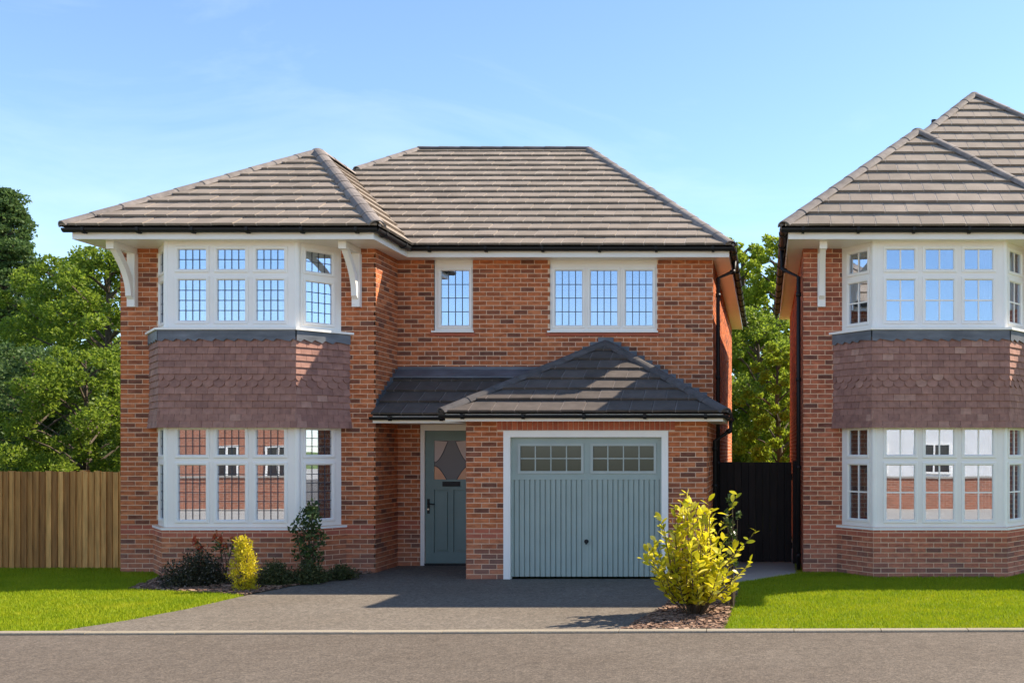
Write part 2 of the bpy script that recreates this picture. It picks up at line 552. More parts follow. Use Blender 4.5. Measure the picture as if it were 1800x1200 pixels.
tag(sheet('lawn', lawn_l, 0.002, M_TURF), 'lawn in front of the wooden fence', None, None, 'structure')
tag(sheet('lawn', lawn_r, 0.002, M_TURF), 'lawn in front of the neighbouring house', None, None, 'structure')
sheet('planting_bed', BED_L, 0.012, M_SOIL, 'soil bed below the bay window of the house with the garage')
sheet('planting_bed', BED_R, 0.012, M_SOIL, 'soil bed at the side of the driveway')
sheet('side_passage', [(-0.84, 15.0), (-0.35, 14.62), (0.5, 15.68), (0.57, 15.8), (0.57, 24), (-0.84, 24)], 0.003, M_SLAB,
      'paved passage between the two houses')


def in_poly(x, y, poly):
    c = np.zeros(x.shape, bool)
    n = len(poly)
    for i in range(n):
        x1, y1 = poly[i]
        x2, y2 = poly[(i + 1) % n]
        if y1 == y2:
            continue
        k = (y1 > y) != (y2 > y)
        c ^= k & (x < (x2 - x1) * (y - y1) / (y2 - y1) + x1)
    return c


def grass(name, poly, n, x0, x1, label):
    xs = rng.uniform(x0, x1, n)
    ys = rng.uniform(10.4, 17.0, n)
    k = in_poly(xs + rng.normal(0, 0.02, n), ys + rng.normal(0, 0.02, n), poly)
    xs, ys = xs[k], ys[k]
    n = len(xs)
    h = rng.uniform(0.018, 0.045, n) * (1 + 0.5 * (rng.random(n) > 0.97))
    a = rng.uniform(0, 2 * np.pi, n)
    w = rng.uniform(0.003, 0.006, n)
    lx, ly = rng.normal(0, 0.012, n), rng.normal(0, 0.012, n)
    co = np.zeros((n, 3, 3))
    co[:, 0] = np.stack([xs - np.cos(a) * w, ys - np.sin(a) * w, np.zeros(n)], 1)
    co[:, 1] = np.stack([xs + np.cos(a) * w, ys + np.sin(a) * w, np.zeros(n)], 1)
    co[:, 2] = np.stack([xs + lx, ys + ly, h], 1)
    me = np_mesh(name, co.reshape(-1, 3), np.arange(n * 3).reshape(-1, 3), M_GRASS)
    tag(link(name, me), label, 'grass', None, 'stuff')


grass('grass', lawn_l, 260000, -12.5, -6.3, 'bright green mown grass in front of the wooden fence')
grass('grass', lawn_r, 260000, -0.5, 6.5, 'bright green mown grass in front of the neighbouring house')


def chips(name, poly, n, box, label):
    xs = rng.uniform(box[0], box[1], n)
    ys = rng.uniform(box[2], box[3], n)
    k = in_poly(xs, ys, poly)
    xs, ys = xs[k], ys[k]
    mb = MB()
    for x, y in zip(xs, ys):
        s = random.uniform(0.012, 0.035)
        M = Matrix.Translation((x, y, 0.014 + random.uniform(0, 0.018))) @ Matrix.Rotation(random.uniform(0, 6.28), 4, 'Z') @ \
            Matrix.Rotation(random.uniform(-0.5, 0.5), 4, 'X')
        mb.box(-s, s, -s * 0.45, s * 0.45, -0.004, 0.004, M=M)
    tag(mb.build(name, M_CHIP), label, 'bark mulch', None, 'stuff')


chips('bark_mulch', BED_L, 4200, (-9.2, -6, 13.2, 15.9), 'brown bark mulch under the bay window shrubs')
chips('bark_mulch', BED_R, 4200, (-1.55, -0.3, 10.7, 14.9), 'brown bark mulch around the yellow green bush by the drive')

# ------------------------------------------------------------------ building kit
COURSE, STRETCH = 0.075, 0.225
_bm = MB()
_bm.box(-0.106, 0.106, -0.03, 0.03, -0.031, 0.031)
BRICK_ME = {}


def brick_mesh(mat):
    if mat.name not in BRICK_ME:
        BRICK_ME[mat.name] = _bm.mesh('brick', mat)
    return BRICK_ME[mat.name]


def frame_M(x, y, ang):
    """local x along the wall, local -y out of it"""
    return Matrix.Translation((x, y, 0)) @ Matrix.Rotation(ang, 4, 'Z')


def cut(iv, a, b):
    out = []
    for s, e in iv:
        if b <= s or a >= e:
            out.append((s, e))
        else:
            if a > s: out.append((s, a))
            if b < e: out.append((b, e))
    return out


class House:
    def __init__(self, name, loc, label, mat):
        self.root = thing(name, loc, label, 'house')
        self.mat = mat
        self.core = MB()
        self.rest = MB()
        self.cand = []
        self.tile_cand = []

    def wall(self, M, length, z0, z1, openings=(), core0=0.0, front=False, t=0.2, band=(8, 9), core1=None):
        us = sorted({core0, core1 or length} | {min(max(u, core0), core1 or length) for o in openings for u in o[:2]})
        zs = sorted({z0, z1} | {min(max(z, z0), z1) for o in openings for z in o[2:]})
        for i in range(len(us) - 1):
            run = None
            for j in range(len(zs) - 1):
                uc, zc = (us[i] + us[i + 1]) / 2, (zs[j] + zs[j + 1]) / 2
                solid = not any(o[0] < uc < o[1] and o[2] < zc < o[3] for o in openings)
                if solid and us[i + 1] - us[i] > 1e-4:
                    self.core.box(us[i], us[i + 1], 0, t, zs[j], zs[j + 1], 0, M)
        k = int(round(z0 / COURSE))
        while k * COURSE + 0.03 < z1:
            a, b = k * COURSE + 0.006, min(k * COURSE + 0.069, z1)
            zc = (a + b) / 2
            mi = 1 if k in band else 0
            u = -(STRETCH / 2 if k % 2 else 0.0)
            while u < length:
                s, e = u + 0.0065, u + 0.2185
                iv = [(max(s, 0), min(e, length))]
                for o in openings:
                    if o[2] < zc < o[3]:
                        iv = cut(iv, o[0], o[1])
                for p, q in iv:
                    if q - p < 0.025:
                        continue
                    pr = 0.006 + random.uniform(-0.0015, 0.0025)
                    if front and q - p > 0.211 and b - a > 0.0615:
                        c = M @ Vector(((p + q) / 2, 0.03 - pr, zc))
                        self.cand.append((c.y, M, (p + q) / 2, 0.03 - pr, zc, mi))
                    else:
                        self.rest.box(p, q, -pr, 0.03, a, b, mi, M, back=False)
                u += STRETCH
            k += 1

    def finish_walls(self, n=300):
        mats = [self.mat, M_BAND]
        core = self.core.build('wall', M_MORTAR, self.root)
        self.cand.sort(key=lambda c: c[0])
        for i, (y, M, u, v, z, mi) in enumerate(self.cand):
            if i < n:
                T = M @ Matrix.Translation((u, v, z)) @ Matrix.Rotation(random.uniform(-0.004, 0.004), 4, 'Y')
                link('brick', brick_mesh(mats[mi]), core, T)
            else:
                self.rest.box(u - 0.106, u + 0.106, v - 0.03, v + 0.03, z - 0.031, z + 0.031, mi, M, back=False)
        o = self.rest.build('brickwork', mats, core)
        o['kind'] = 'stuff'
        return core


TW, TG, TH = 0.33, 0.345, 0.034      # roof tile cover width, gauge, thickness
TILE_ME = {}


def tile_mesh(mats):
    key = mats[0].name
    if key not in TILE_ME:
        mb = MB()
        tile_poly(mb, [(0.002, 0.0), (TW - 0.002, 0.0), (TW - 0.002, TG + 0.06), (0.002, TG + 0.06)], 0.0, 0.0)
        TILE_ME[key] = mb.mesh('roof_tile', mats)
    return TILE_ME[key]


def tile_h(dv):
    """height of a tile's top over the deck at dv above its lower edge"""
    return TH + 0.037 * (1 - dv / TG)


def tile_poly(mb, poly, u0, v0, M=None):
    """a tile outline in roof coordinates; top pitched so that its foot rides on the course below"""
    def half(pl, mat, drop):
        n = len(pl)
        top = [(u, v, tile_h(v - v0) - drop) for u, v in pl]
        bot = [(u, v, tile_h(v - v0) - TH - drop) for u, v in pl]
        mb.add(top + bot, [tuple(range(n))] + [(i + n, (i + 1) % n + n, (i + 1) % n, i) for i in range(n)], mat, M)
    s = u0 + 0.02
    left = clip_half(poly, (1, 0), s)
    right = clip_half(poly, (-1, 0), -s)
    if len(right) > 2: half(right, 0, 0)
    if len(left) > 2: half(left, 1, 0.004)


def clip_half(poly, n, d):
    """keep where n.p <= d"""
    out = []
    for i in range(len(poly)):
        p, q = poly[i], poly[(i + 1) % len(poly)]
        a, b = n[0] * p[0] + n[1] * p[1] - d, n[0] * q[0] + n[1] * q[1] - d
        if a <= 0: out.append(p)
        if (a < 0 < b) or (b < 0 < a):
            t = a / (a - b)
            out.append((p[0] + (q[0] - p[0]) * t, p[1] + (q[1] - p[1]) * t))
    return out


def roof_face(house, deck, rest, pts, mats, front=False, phase=0.0):
    """pts: corner points, first edge the eave, anticlockwise from outside"""
    P = [Vector(p) for p in pts]
    u = (P[1] - P[0]).normalized()
    n = (P[1] - P[0]).cross(P[-1] - P[0]).normalized()
    v = n.cross(u)
    M = Matrix(((u.x, v.x, n.x, P[0].x), (u.y, v.y, n.y, P[0].y), (u.z, v.z, n.z, P[0].z), (0, 0, 0, 1)))
    poly = [((p - P[0]).dot(u), (p - P[0]).dot(v)) for p in P]
    deck.add([M @ Vector((a, b, -0.004)) for a, b in poly], [tuple(range(len(poly)))])
    umin, umax, vmax = min(p[0] for p in poly), max(p[0] for p in poly), max(p[1] for p in poly)
    row = 0
    while row * TG < vmax - 0.02:
        v0 = row * TG - (0.03 if row == 0 else 0)
        c = umin - TW + phase - (TW / 2 if row % 2 else 0)
        while c < umax:
            t = [(c + 0.002, v0), (c + TW - 0.002, v0), (c + TW - 0.002, v0 + TG + 0.06), (c + 0.002, v0 + TG + 0.06)]
            q = t
            for i in range(len(poly)):
                a, b = poly[i], poly[(i + 1) % len(poly)]
                if i == 0:
                    continue
                e = (b[0] - a[0], b[1] - a[1])
                nn = (e[1], -e[0])
                q = clip_half(q, nn, nn[0] * a[0] + nn[1] * a[1])
                if len(q) < 3: break
            if len(q) >= 3:
                area = abs(sum(q[i][0] * q[(i + 1) % len(q)][1] - q[(i + 1) % len(q)][0] * q[i][1] for i in range(len(q)))) / 2
                if area > 0.002:
                    if front and len(q) == 4 and abs(area - (TW - 0.004) * (TG + 0.06)) < 1e-4:
                        T = M @ Matrix.Translation((c, v0, random.uniform(-0.002, 0.003))) @ Matrix.Rotation(random.uniform(-0.006, 0.006), 4, 'Y')
                        house.tile_cand.append((T.translation.y, T, mats, deck))
                    else:
                        tile_poly(rest, q, c, v0, M)
            c += TW
        row += 1
    return M


def finish_roof(house, roofs, n=300):
    """roofs: list of (deck MB, rest MB, name, mats)"""
    objs = {}
    for deck, rest, name, mats in roofs:
        objs[id(deck)] = deck.build(name, M_DECK, house.root)
    house.tile_cand.sort(key=lambda c: c[0])
    for i, (y, T, mats, deck) in enumerate(house.tile_cand):
        if i < n:
            link('roof_tile', tile_mesh(mats), objs[id(deck)], T)
        else:
            for dk, rest, name, ms in roofs:
                if dk is deck:
                    tile_poly(rest, [(0.002, 0.0), (TW - 0.002, 0.0), (TW - 0.002, TG + 0.06), (0.002, TG + 0.06)], 0.0, 0.0, T)
    for deck, rest, name, mats in roofs:
        if rest.f:
            o = rest.build('roof_tiling', mats, objs[id(deck)])
            o['kind'] = 'stuff'
    return objs


RIDGE_ME = {}


def ridge_mesh(mat, r=0.105, ln=0.45):
    key = (mat.name, r)
    if key not in RIDGE_ME:
        mb = MB()
        n = 9
        vs, fs = [], []
        for x, k in ((-0.015, 1.05), (ln + 0.02, 0.97)):
            for rr in (r * k, (r - 0.02) * k):
                for i in range(n):
                    t = math.pi * (0.06 + 0.88 * i / (n - 1))
                    vs.append((x, math.cos(t) * rr * 1.12, math.sin(t) * rr * 0.9 - 0.03))
        for i in range(n - 1):
            fs += [(i, i + 1, 2 * n + i + 1, 2 * n + i), (n + i + 1, n + i, 3 * n + i, 3 * n + i + 1), (i, n + i, n + i + 1, i + 1),
                   (2 * n + i, 2 * n + i + 1, 3 * n + i + 1, 3 * n + i)]
        mb.add(vs, fs)
        RIDGE_ME[key] = mb.mesh('ridge_tile', mat)
    return RIDGE_ME[key]


def ridge_line(parent, a, b, mat, r=0.105, lift=0.03):
    a, b = Vector(a), Vector(b)
    d = b - a
    L_ = d.length
    n = max(1, round(L_ / 0.45))
    u = d.normalized()
    w = (Vector((0, 0, 1)) - u * u.z).normalized()
    s = w.cross(u)
    for i in range(n):
        p = a + d * (i / n) + w * lift
        T = Matrix(((u.x, s.x, w.x, p.x), (u.y, s.y, w.y, p.y), (u.z, s.z, w.z, p.z), (0, 0, 0, 1))) @ \
            Matrix.Diagonal((L_ / n / 0.45, 1, 1, 1)) @ Matrix.Rotation(random.uniform(-0.02, 0.02), 4, 'X')
        link('ridge_tile', ridge_mesh(mat, r), parent, T)
    # rounded stop at the foot of a hip
    return None


def gutter(house, pts, name='gutter', r=0.058):
    """half round gutter along a run of points, with brackets"""
    mb = MB()
    n = 8
    for a, b in zip(pts[:-1], pts[1:]):
        a, b = Vector(a), Vector(b)
        d = (b - a).normalized()
        s = d.cross(Vector((0, 0, 1)))          # outward when the run goes anticlockwise seen from above
        ring = [(s * (math.cos(math.pi + math.pi * i / n) * r) + Vector((0, 0, math.sin(math.pi + math.pi * i / n) * r))) for i in range(n + 1)]
        ring2 = [p * 0.9 for p in reversed(ring)]
        prof = ring + ring2
        e0, e1 = a - d * 0.03, b + d * 0.03
        vs = [e0 + p for p in prof] + [e1 + p for p in prof]
        m = len(prof)
        fs = [(i, (i + 1) % m, (i + 1) % m + m, i + m) for i in range(m)] + [tuple(range(m)), tuple(range(2 * m - 1, m - 1, -1))]
        mb.add(vs, fs)
        L_ = (b - a).length
        k = max(1, int(L_ / 0.9))
        for i in range(k + 1):
            c = a + (b - a) * ((i + 0.35) / (k + 0.7))
            T = Matrix(((d.x, s.x, 0, c.x), (d.y, s.y, 0, c.y), (d.z, s.z, 1, c.z), (0, 0, 0, 1)))
            mb.prism([(-r * 1.15, 0.01), (-r * 1.1, -r * 0.6), (-r * 0.5, -r * 1.25), (r * 0.5, -r * 1.25), (r * 1.1, -r * 0.6), (r * 1.15, 0.01),
                      (r * 0.9, 0.01), (0, -r * 0.8), (-r * 0.9, 0.01)], -0.02, 0.02, 0, T, axis='x')
    return mb.build(name, M_BLACK, house.root)


def downpipe(house, pts, r=0.034):
    mb = MB()
    mb.tube(pts, r, 10)
    a, b = Vector(pts[-2]), Vector(pts[-1])
    for t in (0.06, 0.35, 0.65, 0.95):
        c = a + (b - a) * t
        mb.tube([c + Vector((0, 0, 0.03)), c - Vector((0, 0, 0.03))], r * 1.25, 10)
    mb.tube([Vector(pts[1]) + Vector((0, 0, 0.0)), Vector(pts[1]) + (Vector(pts[2]) - Vector(pts[1])) * 0.2], r * 1.2, 10)
    return mb.build('downpipe', M_BLACK, house.root, True)


def grid_frame(mb, w, z0, z1, holes, y0, y1, M, mat=0):
    """slab with holes, welded from strips"""
    us = sorted({0.0, w} | {h[0] for h in holes} | {h[1] for h in holes})
    zs = sorted({z0, z1} | {h[2] for h in holes} | {h[3] for h in holes})
    solid = {}
    for i in range(len(us) - 1):
        for j in range(len(zs) - 1):
            uc, zc = (us[i] + us[i + 1]) / 2, (zs[j] + zs[j + 1]) / 2
            solid[i, j] = not any(h[0] < uc < h[1] and h[2] < zc < h[3] for h in holes)
    for (i, j), s in solid.items():
        if not s: continue
        a, b, c, d = us[i], us[i + 1], zs[j], zs[j + 1]
        mb.add([(a, y0, c), (b, y0, c), (b, y0, d), (a, y0, d)], [(0, 1, 2, 3)], mat, M)
        mb.add([(a, y1, c), (b, y1, c), (b, y1, d), (a, y1, d)], [(3, 2, 1, 0)], mat, M)
        for (di, dj, q) in ((-1, 0, ((a, c), (a, d))), (1, 0, ((b, d), (b, c))), (0, -1, ((b, c), (a, c))), (0, 1, ((a, d), (b, d)))):
            if not solid.get((i + di, j + dj), False):
                (p1, r1), (p2, r2) = q
                mb.add([(p1, y0, r1), (p1, y1, r1), (p2, y1, r2), (p2, y0, r2)], [(0, 1, 2, 3)], mat, M)


def sash_ring(mb, p, e, y0, y1, M):
    """moulded ring round pane p=(u0,u1,z0,z1), e wide, inner edge chamfered towards the glass"""
    u0, u1, z0, z1 = p
    ch = 0.014
    O = [(u0 - e, z0 - e), (u1 + e, z0 - e), (u1 + e, z1 + e), (u0 - e, z1 + e)]
    B = [(u0 - e + 0.006, z0 - e + 0.006), (u1 + e - 0.006, z0 - e + 0.006), (u1 + e - 0.006, z1 + e - 0.006), (u0 - e + 0.006, z1 + e - 0.006)]
    C = [(u0 - ch, z0 - ch), (u1 + ch, z0 - ch), (u1 + ch, z1 + ch), (u0 - ch, z1 + ch)]
    I = [(u0, z0), (u1, z0), (u1, z1), (u0, z1)]
    rings = [[(a, y1, b) for a, b in O], [(a, y0 + 0.006, b) for a, b in O], [(a, y0, b) for a, b in B], [(a, y0, b) for a, b in C],
             [(a, y0 + 0.016, b) for a, b in I], [(a, y1, b) for a, b in I]]
    vs = [q for r in rings for q in r]
    fs = [(k * 4 + i, k * 4 + (i + 1) % 4, (k + 1) * 4 + (i + 1) % 4, (k + 1) * 4 + i) for k in range(5) for i in range(4)]
    mb.add(vs, fs, 0, M)


def lights(parent, M, panes, leaded=None, bars=None, e=0.05):
    """sash, pane and glazing pattern for every light; panes (u0,u1,z0,z1); leaded / bars: function pane -> (columns, rows)"""
    for p in panes:
        mb = MB()
        sash_ring(mb, p, e, -0.018, 0.05, M)
        mb.build('sash', M_WHITE, parent)
        g = MB()
        g.box(p[0] - 0.01, p[1] + 0.01, 0.02, 0.026, p[2] - 0.01, p[3] + 0.01, 0, M)
        g.build('pane', M_GLASS, parent)
        lay = (leaded or bars)(p)
        b = MB()
        wd = 0.0055 if leaded else 0.011
        for (ya, yb) in (((0.0155, 0.0195), (0.044, 0.047)) if leaded else ((0.008, 0.0195), (0.0265, 0.036))):  # leaded rear bars stand in for the grid's reflection in the back pane
            for c in range(1, lay[0]):
                x = p[0] + (p[1] - p[0]) * c / lay[0]
                b.box(x - wd, x + wd, ya, yb, p[2], p[3], 0, M)
            for r in range(1, lay[1]):
                z = p[2] + (p[3] - p[2]) * r / lay[1]
                b.box(p[0], p[1], ya + 0.0006, yb + 0.0006, z - wd, z + wd, 0, M)
        if b.f:
            b.build('lead_grid_and_reflection' if leaded else 'glazing_bar', M_CAME if leaded else M_WHITE, parent)


SK_TILE = {}


def hung_mesh(round_foot):
    if round_foot not in SK_TILE:
        mb = MB()
        w = 0.0805
        if round_foot:
            pts = [(w, 0.15), (-w, 0.15), (-w, 0.062)] + [(-w * math.cos(t), 0.062 - 0.062 * math.sin(t)) for t in np.linspace(0.3, math.pi - 0.3, 7)] + [(w, 0.062)]
        else:
            pts = [(-w, 0), (w, 0), (w, 0.15), (-w, 0.15)]
        n = len(pts)
        f = lambda z: -0.030 + 0.026 * z / 0.15
        vs = [(x, f(z), z) for x, z in pts] + [(x, f(z) + 0.013, z) for x, z in pts]
        fs = [tuple(range(n)), tuple(range(2 * n - 1, n - 1, -1))] + [(i, i + n, (i + 1) % n + n, (i + 1) % n) for i in range(n)]
        mb.add(vs, fs)
        SK_TILE[round_foot] = mb.mesh('hanging_tile', M_HUNG)
    return SK_TILE[round_foot]


def bay(house, X0, X1, D, leaded):
    """two-storey canted bay: brick plinth, lower lights, tile-hung skirt, upper lights"""
    b, c = 0.55, 0.45
    def plan(off):
        """plan points wall-left, front-left, front-right, wall-right, pushed out by off"""
        k = math.hypot(b, c)
        nx, ny = b / k, c / k
        t = off * (1 - ny) / nx
        return [(X0 - off / nx * 1.0, D), (X0 + c - t, D - b - off), (X1 - c + t, D - b - off), (X1 + off / nx, D)]
    def faces(off):
        p = plan(off)
        out = []
        for i in range(3):
            (xa, ya), (xb, yb) = p[i], p[i + 1]
            out.append((frame_M(xa, ya, math.atan2(yb - ya, xb - xa)), math.hypot(xb - xa, yb - ya)))
        return out
    # plinth
    for i, (M, ln_) in enumerate(faces(0.06)):
        house.wall(M, ln_, 0, 0.75, (), 0.0, i == 1, t=0.05)
    zl, zu = (0.745, 2.27), (3.72, 5.04)
    def slab(name, off, z0, z1, mat, parent, inner=0.0):
        p = plan(off)
        q = [(p[0][0], D + 0.05), p[0], p[1], p[2], p[3], (p[3][0], D + 0.05)]
        mb = MB()
        mb.prism(q, z0, z1, axis='z')
        return mb.build(name, mat, parent)
    for z0, z1, rows in ((zl[0], zl[1], ((1.834, 2.205), (0.862, 1.674))), (zu[0], zu[1], ((4.607, 4.90), (3.84, 4.445)))):
        fr = MB()
        allp = []
        for i, (M, ln_) in enumerate(faces(0.0)):
            if i == 1:
                m = (ln_ - 3 * 0.415 - 2 * 0.17) / 2
                cols = [(m + k * 0.585, m + k * 0.585 + 0.415) for k in range(3)]
            else:
                cols = [(ln_ / 2 - 0.2, ln_ / 2 + 0.2)]
            panes = [(u0, u1, a, q) for u0, u1 in cols for a, q in rows]
            grid_frame(fr, ln_, z0, z1, [(p[0] - 0.03, p[1] + 0.03, p[2] - 0.03, p[3] + 0.03) for p in panes], 0.0, 0.07, M)
            allp.append((M, panes))
        for j in (1, 2):                      # corner posts
            x, y = plan(0.012)[j]
            fr.tube([(x, y + 0.045, z0), (x, y + 0.045, z1)], 0.047, 12)
        w = fr.build('bay_window', M_WHITE, house.root)
        for M, panes in allp:
            if leaded:
                lights(w, M, panes, leaded=lambda p: (4, 2 if p[3] - p[2] < 0.4 else 4) if z0 > 3 else (4, 3 if p[3] - p[2] < 0.4 else 6))
            else:
                lights(w, M, panes, bars=lambda p: (2, 1 if p[3] - p[2] < 0.4 else 2))
        sl = slab('sill', 0.075 if z0 < 3 else 0.16, z0 - 0.035, z0 - 0.002, M_WHITE, w)
    # tile hung skirt
    core = slab('tile_hung_skirt', 0.085, 2.265, 3.68, M_DECK, house.root)
    lead = MB()
    nrow = 13
    zb, g = 2.235, 0.1
    for i, (M, ln_) in enumerate(faces(0.085)):
        for r in range(nrow):
            z = zb + r * g
            rd = r in (6, 7)
            u = -(0.0825 if r % 2 else 0) - 0.02
            while u < ln_ - 0.005:
                ex = 0.034 if r < 2 else 0.017
                s, e = max(u, -ex), min(u + 0.165, ln_ + ex)
                if e - s > 0.02:
                    T = M @ Matrix.Translation(((s + e) / 2, -0.004 - (0.012 * (2 - r) if r < 2 else 0), z)) @ Matrix.Rotation(random.uniform(-0.02, 0.02), 4, 'X') @ \
                        Matrix.Diagonal(((e - s) / 0.165, 1, 1, 1))
                    link('hanging_tile', hung_mesh(rd), core, T)
                u += 0.165
        # lead apron with a dressed, toothed lower edge
        pts = [(-0.01, 3.69), (-0.01, 3.53)]
        u = 0.05
        while u < ln_ - 0.05:
            pts += [(u, 3.515), (u + 0.05, 3.555)]
            u += random.choice((0.165, 0.165, 0.2475))
        pts += [(ln_ + 0.01, 3.53), (ln_ + 0.01, 3.69)]
        lead.prism(pts, -0.046, -0.036, 0, M)
    lead.build('lead_apron', M_LEAD, core)
    if True:                                  # pale curtains drawn to the sides
        for z0, z1 in ((0.9, 2.25), (3.85, 4.95)):
            for xa, xb in ((X0 + 0.12, X0 + 0.62), (X0 + 1.5, X0 + 1.62), (X1 - 0.7, X1 - 0.1)):
                mb = MB()
                n = 24
                pts = [(xa + (xb - xa) * k / n, D + 0.06 + 0.035 * math.sin(k * 1.9)) for k in range(n + 1)]
                vs = [(x, y, z0) for x, y in pts] + [(x, y, z1) for x, y in pts]
                mb.add(vs, [(k, k + 1, k + n + 2, k + n + 1) for k in range(n)])
                mb.build('curtain', M_CURT, house.root)


def bracket(house, X, D):
    """gallows bracket: wall post, arm under the soffit, curved brace"""
    mb = MB()
    mb.box(X - 0.06, X + 0.06, D - 0.10, D - 0.008, 4.11, 4.93)
    mb.box(X - 0.048, X + 0.048, D - 0.55, D - 0.008, 4.931, 5.018)
    mb.box(X - 0.056, X + 0.056, D - 0.60, D - 0.50, 4.905, 5.017)
    N = 10
    inner, outer = [], []
    for k in range(N + 1):
        t = k / N
        y = D - 0.09 - 0.40 * (t ** 1.9)
        z = 4.30 + 0.64 * t
        outer.append((y - 0.075 * (1 - 0.35 * t), z - 0.03))
        inner.append((y + 0.005, z + 0.05))
    mb.prism(outer + inner[::-1], X - 0.042, X + 0.042, axis='x')
    mb.prism([(D - 0.101, 4.22), (D - 0.165, 4.27), (D - 0.165, 4.31), (D - 0.101, 4.33)], X - 0.043, X + 0.043, axis='x')
    mb.build('eaves_bracket', M_WOODW, house.root)


def fascia_box(mb, x0, x1, y0, y1, z0, z1):
    mb.box(x0, x1, y0, y1, z0, z1)


# ------------------------------------------------------------------ house with the garage
EZ, SZ = 5.175, 5.02          # eaves tile edge and soffit heights
A = House('brick_house', (-5.4, 20.0, 0), 'red brick house with two-storey bay, teal front door and grey green garage', M_BRICK)
Dm, Dw, Dg = 16.70, 15.76, 14.97
XL, XW, XR, XG = -9.99, -6.04, -0.86, -4.40
REAR = 26.0
WT = 5.03
bayX0, bayX1 = -9.41, -6.57
A.wall(frame_M(XL, Dw, 0), XW - XL, 0, WT, [(bayX0 - XL, bayX1 - XL, 0.75, WT)], 0, True)
A.wall(frame_M(XW, Dw, R(90)), Dm - Dw, 0, WT, [], 0.2, False)
win1 = (-5.44 - XW, -4.80 - XW, 3.825, WT)
win2 = (-3.54 - XW, -1.776 - XW, 3.825, WT)
door = (-5.67 - XW, -4.67 - XW, 0.0, 2.325)
A.wall(frame_M(XW, Dm, 0), XR - XW, 0, WT, [win1, win2, door], 0, True)
A.wall(frame_M(XR, Dm, R(90)), REAR - Dm, 0, WT, [], 0.2)
A.wall(frame_M(XR, REAR, R(180)), XR - XL, 0, WT, [], 0.0)
A.wall(frame_M(XL, REAR, R(-90)), REAR - Dw, 0, WT, [], 0.2, core1=REAR - Dw - 0.2)
gd = (-3.853 - XG, -1.424 - XG, 0.0, 2.19)
A.wall(frame_M(XG, Dg, 0), XR - XG, 0, 2.335, [gd, (-3.95 - XG, -1.33 - XG, 2.19, 2.335)], 0, True)
A.core.box(-3.95, -1.33, Dg, Dg + 0.2, 2.191, 2.334)
A.wall(frame_M(XR, Dg, R(90)), Dm - Dg, 0, 2.335, [], 0.2)
A.wall(frame_M(XG, Dm, R(-90)), Dm - Dg, 0, 2.335, [], 0.0, core1=Dm - Dg - 0.2)
u = -3.945
while u < -1.34:                                # upright bricks over the garage door
    A.rest.box(u, u + 0.065, Dg - 0.007 - random.uniform(0, 0.002), Dg + 0.03, 2.198, 2.33, 1, None, False)
    u += 0.075
bay(A, bayX0, bayX1, Dw, True)
wallA = A.finish_walls()

# rooms behind the glass
rm = MB()
rm.box(XL + 0.2, XR - 0.2, 19.6, 19.7, 0, 5.0)
rm.box(XL + 0.2, XW - 0.2, 15.9, 19.6, 2.55, 2.7)
rm.box(XW - 0.19, XR - 0.2, 16.9, 19.6, 2.55, 2.7)
rm.box(XW - 0.19, XW - 0.1, 16.9, 19.6, 0, 5.0)
rm.build('room_partition', M_ROOM, A.root)

# soffits and fascias
so = MB()
so.box(-10.19, -5.79, 15.0, REAR + 0.3, SZ, SZ + 0.03)
so.box(-5.789, -0.60, 16.4, REAR + 0.3, SZ, SZ + 0.03)
so.build('soffit', M_WHITE, A.root)
fa = MB()
fa.box(-10.21, -5.77, 14.98, 14.999, SZ - 0.012, 5.15)
fa.box(-5.789, -5.769, 15.0, 16.38, SZ - 0.012, 5.15)
fa.box(-5.768, -0.58, 16.38, 16.399, SZ - 0.012, 5.15)
fa.box(-0.599, -0.58, 16.4, REAR + 0.32, SZ - 0.012, 5.15)
fa.box(-10.21, -10.191, 15.0, REAR + 0.32, SZ - 0.012, 5.15)
fa.build('fascia', M_WHITE, A.root)

TM = [M_TILE, M_TILE_GLINT]
TMG = [M_TILE_SHADE, M_TILE_SHADE_GLINT]
main_d, main_r = MB(), MB()
wing_d, wing_r = MB(), MB()
gar_d, gar_r = MB(), MB()
por_d, por_r = MB(), MB()
rl, rr = Vector((-7.21, 21.2, 8.13)), Vector((-3.68, 21.2, 8.13))
eR = Vector((-0.56, 16.35, EZ))
wa = Vector((-8.0, 18.2, 7.2))
fp = (8.13 - EZ) / (21.2 - 16.35)
wv = Vector((-8.0, 16.35 + (7.2 - EZ) / fp, 7.2))
hx = (8.0 - 7.21) / 3.09
wh = Vector((-8.0, 21.2 - 4.85 * hx, 8.13 - 2.955 * hx))
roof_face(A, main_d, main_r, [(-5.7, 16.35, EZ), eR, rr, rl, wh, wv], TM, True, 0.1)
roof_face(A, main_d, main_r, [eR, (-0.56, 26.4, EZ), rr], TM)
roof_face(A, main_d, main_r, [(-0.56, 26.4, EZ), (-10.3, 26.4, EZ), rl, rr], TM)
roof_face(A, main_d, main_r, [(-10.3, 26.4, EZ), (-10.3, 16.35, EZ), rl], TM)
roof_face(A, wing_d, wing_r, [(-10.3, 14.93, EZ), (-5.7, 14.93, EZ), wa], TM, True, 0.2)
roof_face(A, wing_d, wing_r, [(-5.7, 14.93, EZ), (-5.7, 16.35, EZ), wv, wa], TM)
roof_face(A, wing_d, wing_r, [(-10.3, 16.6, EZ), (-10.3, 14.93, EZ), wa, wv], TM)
GE, GA = 2.43, Vector((-2.615, 16.69, 3.62))
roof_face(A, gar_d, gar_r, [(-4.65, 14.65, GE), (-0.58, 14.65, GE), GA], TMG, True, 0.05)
roof_face(A, gar_d, gar_r, [(-0.58, 14.65, GE), (-0.58, 16.69, GE), GA], TMG)
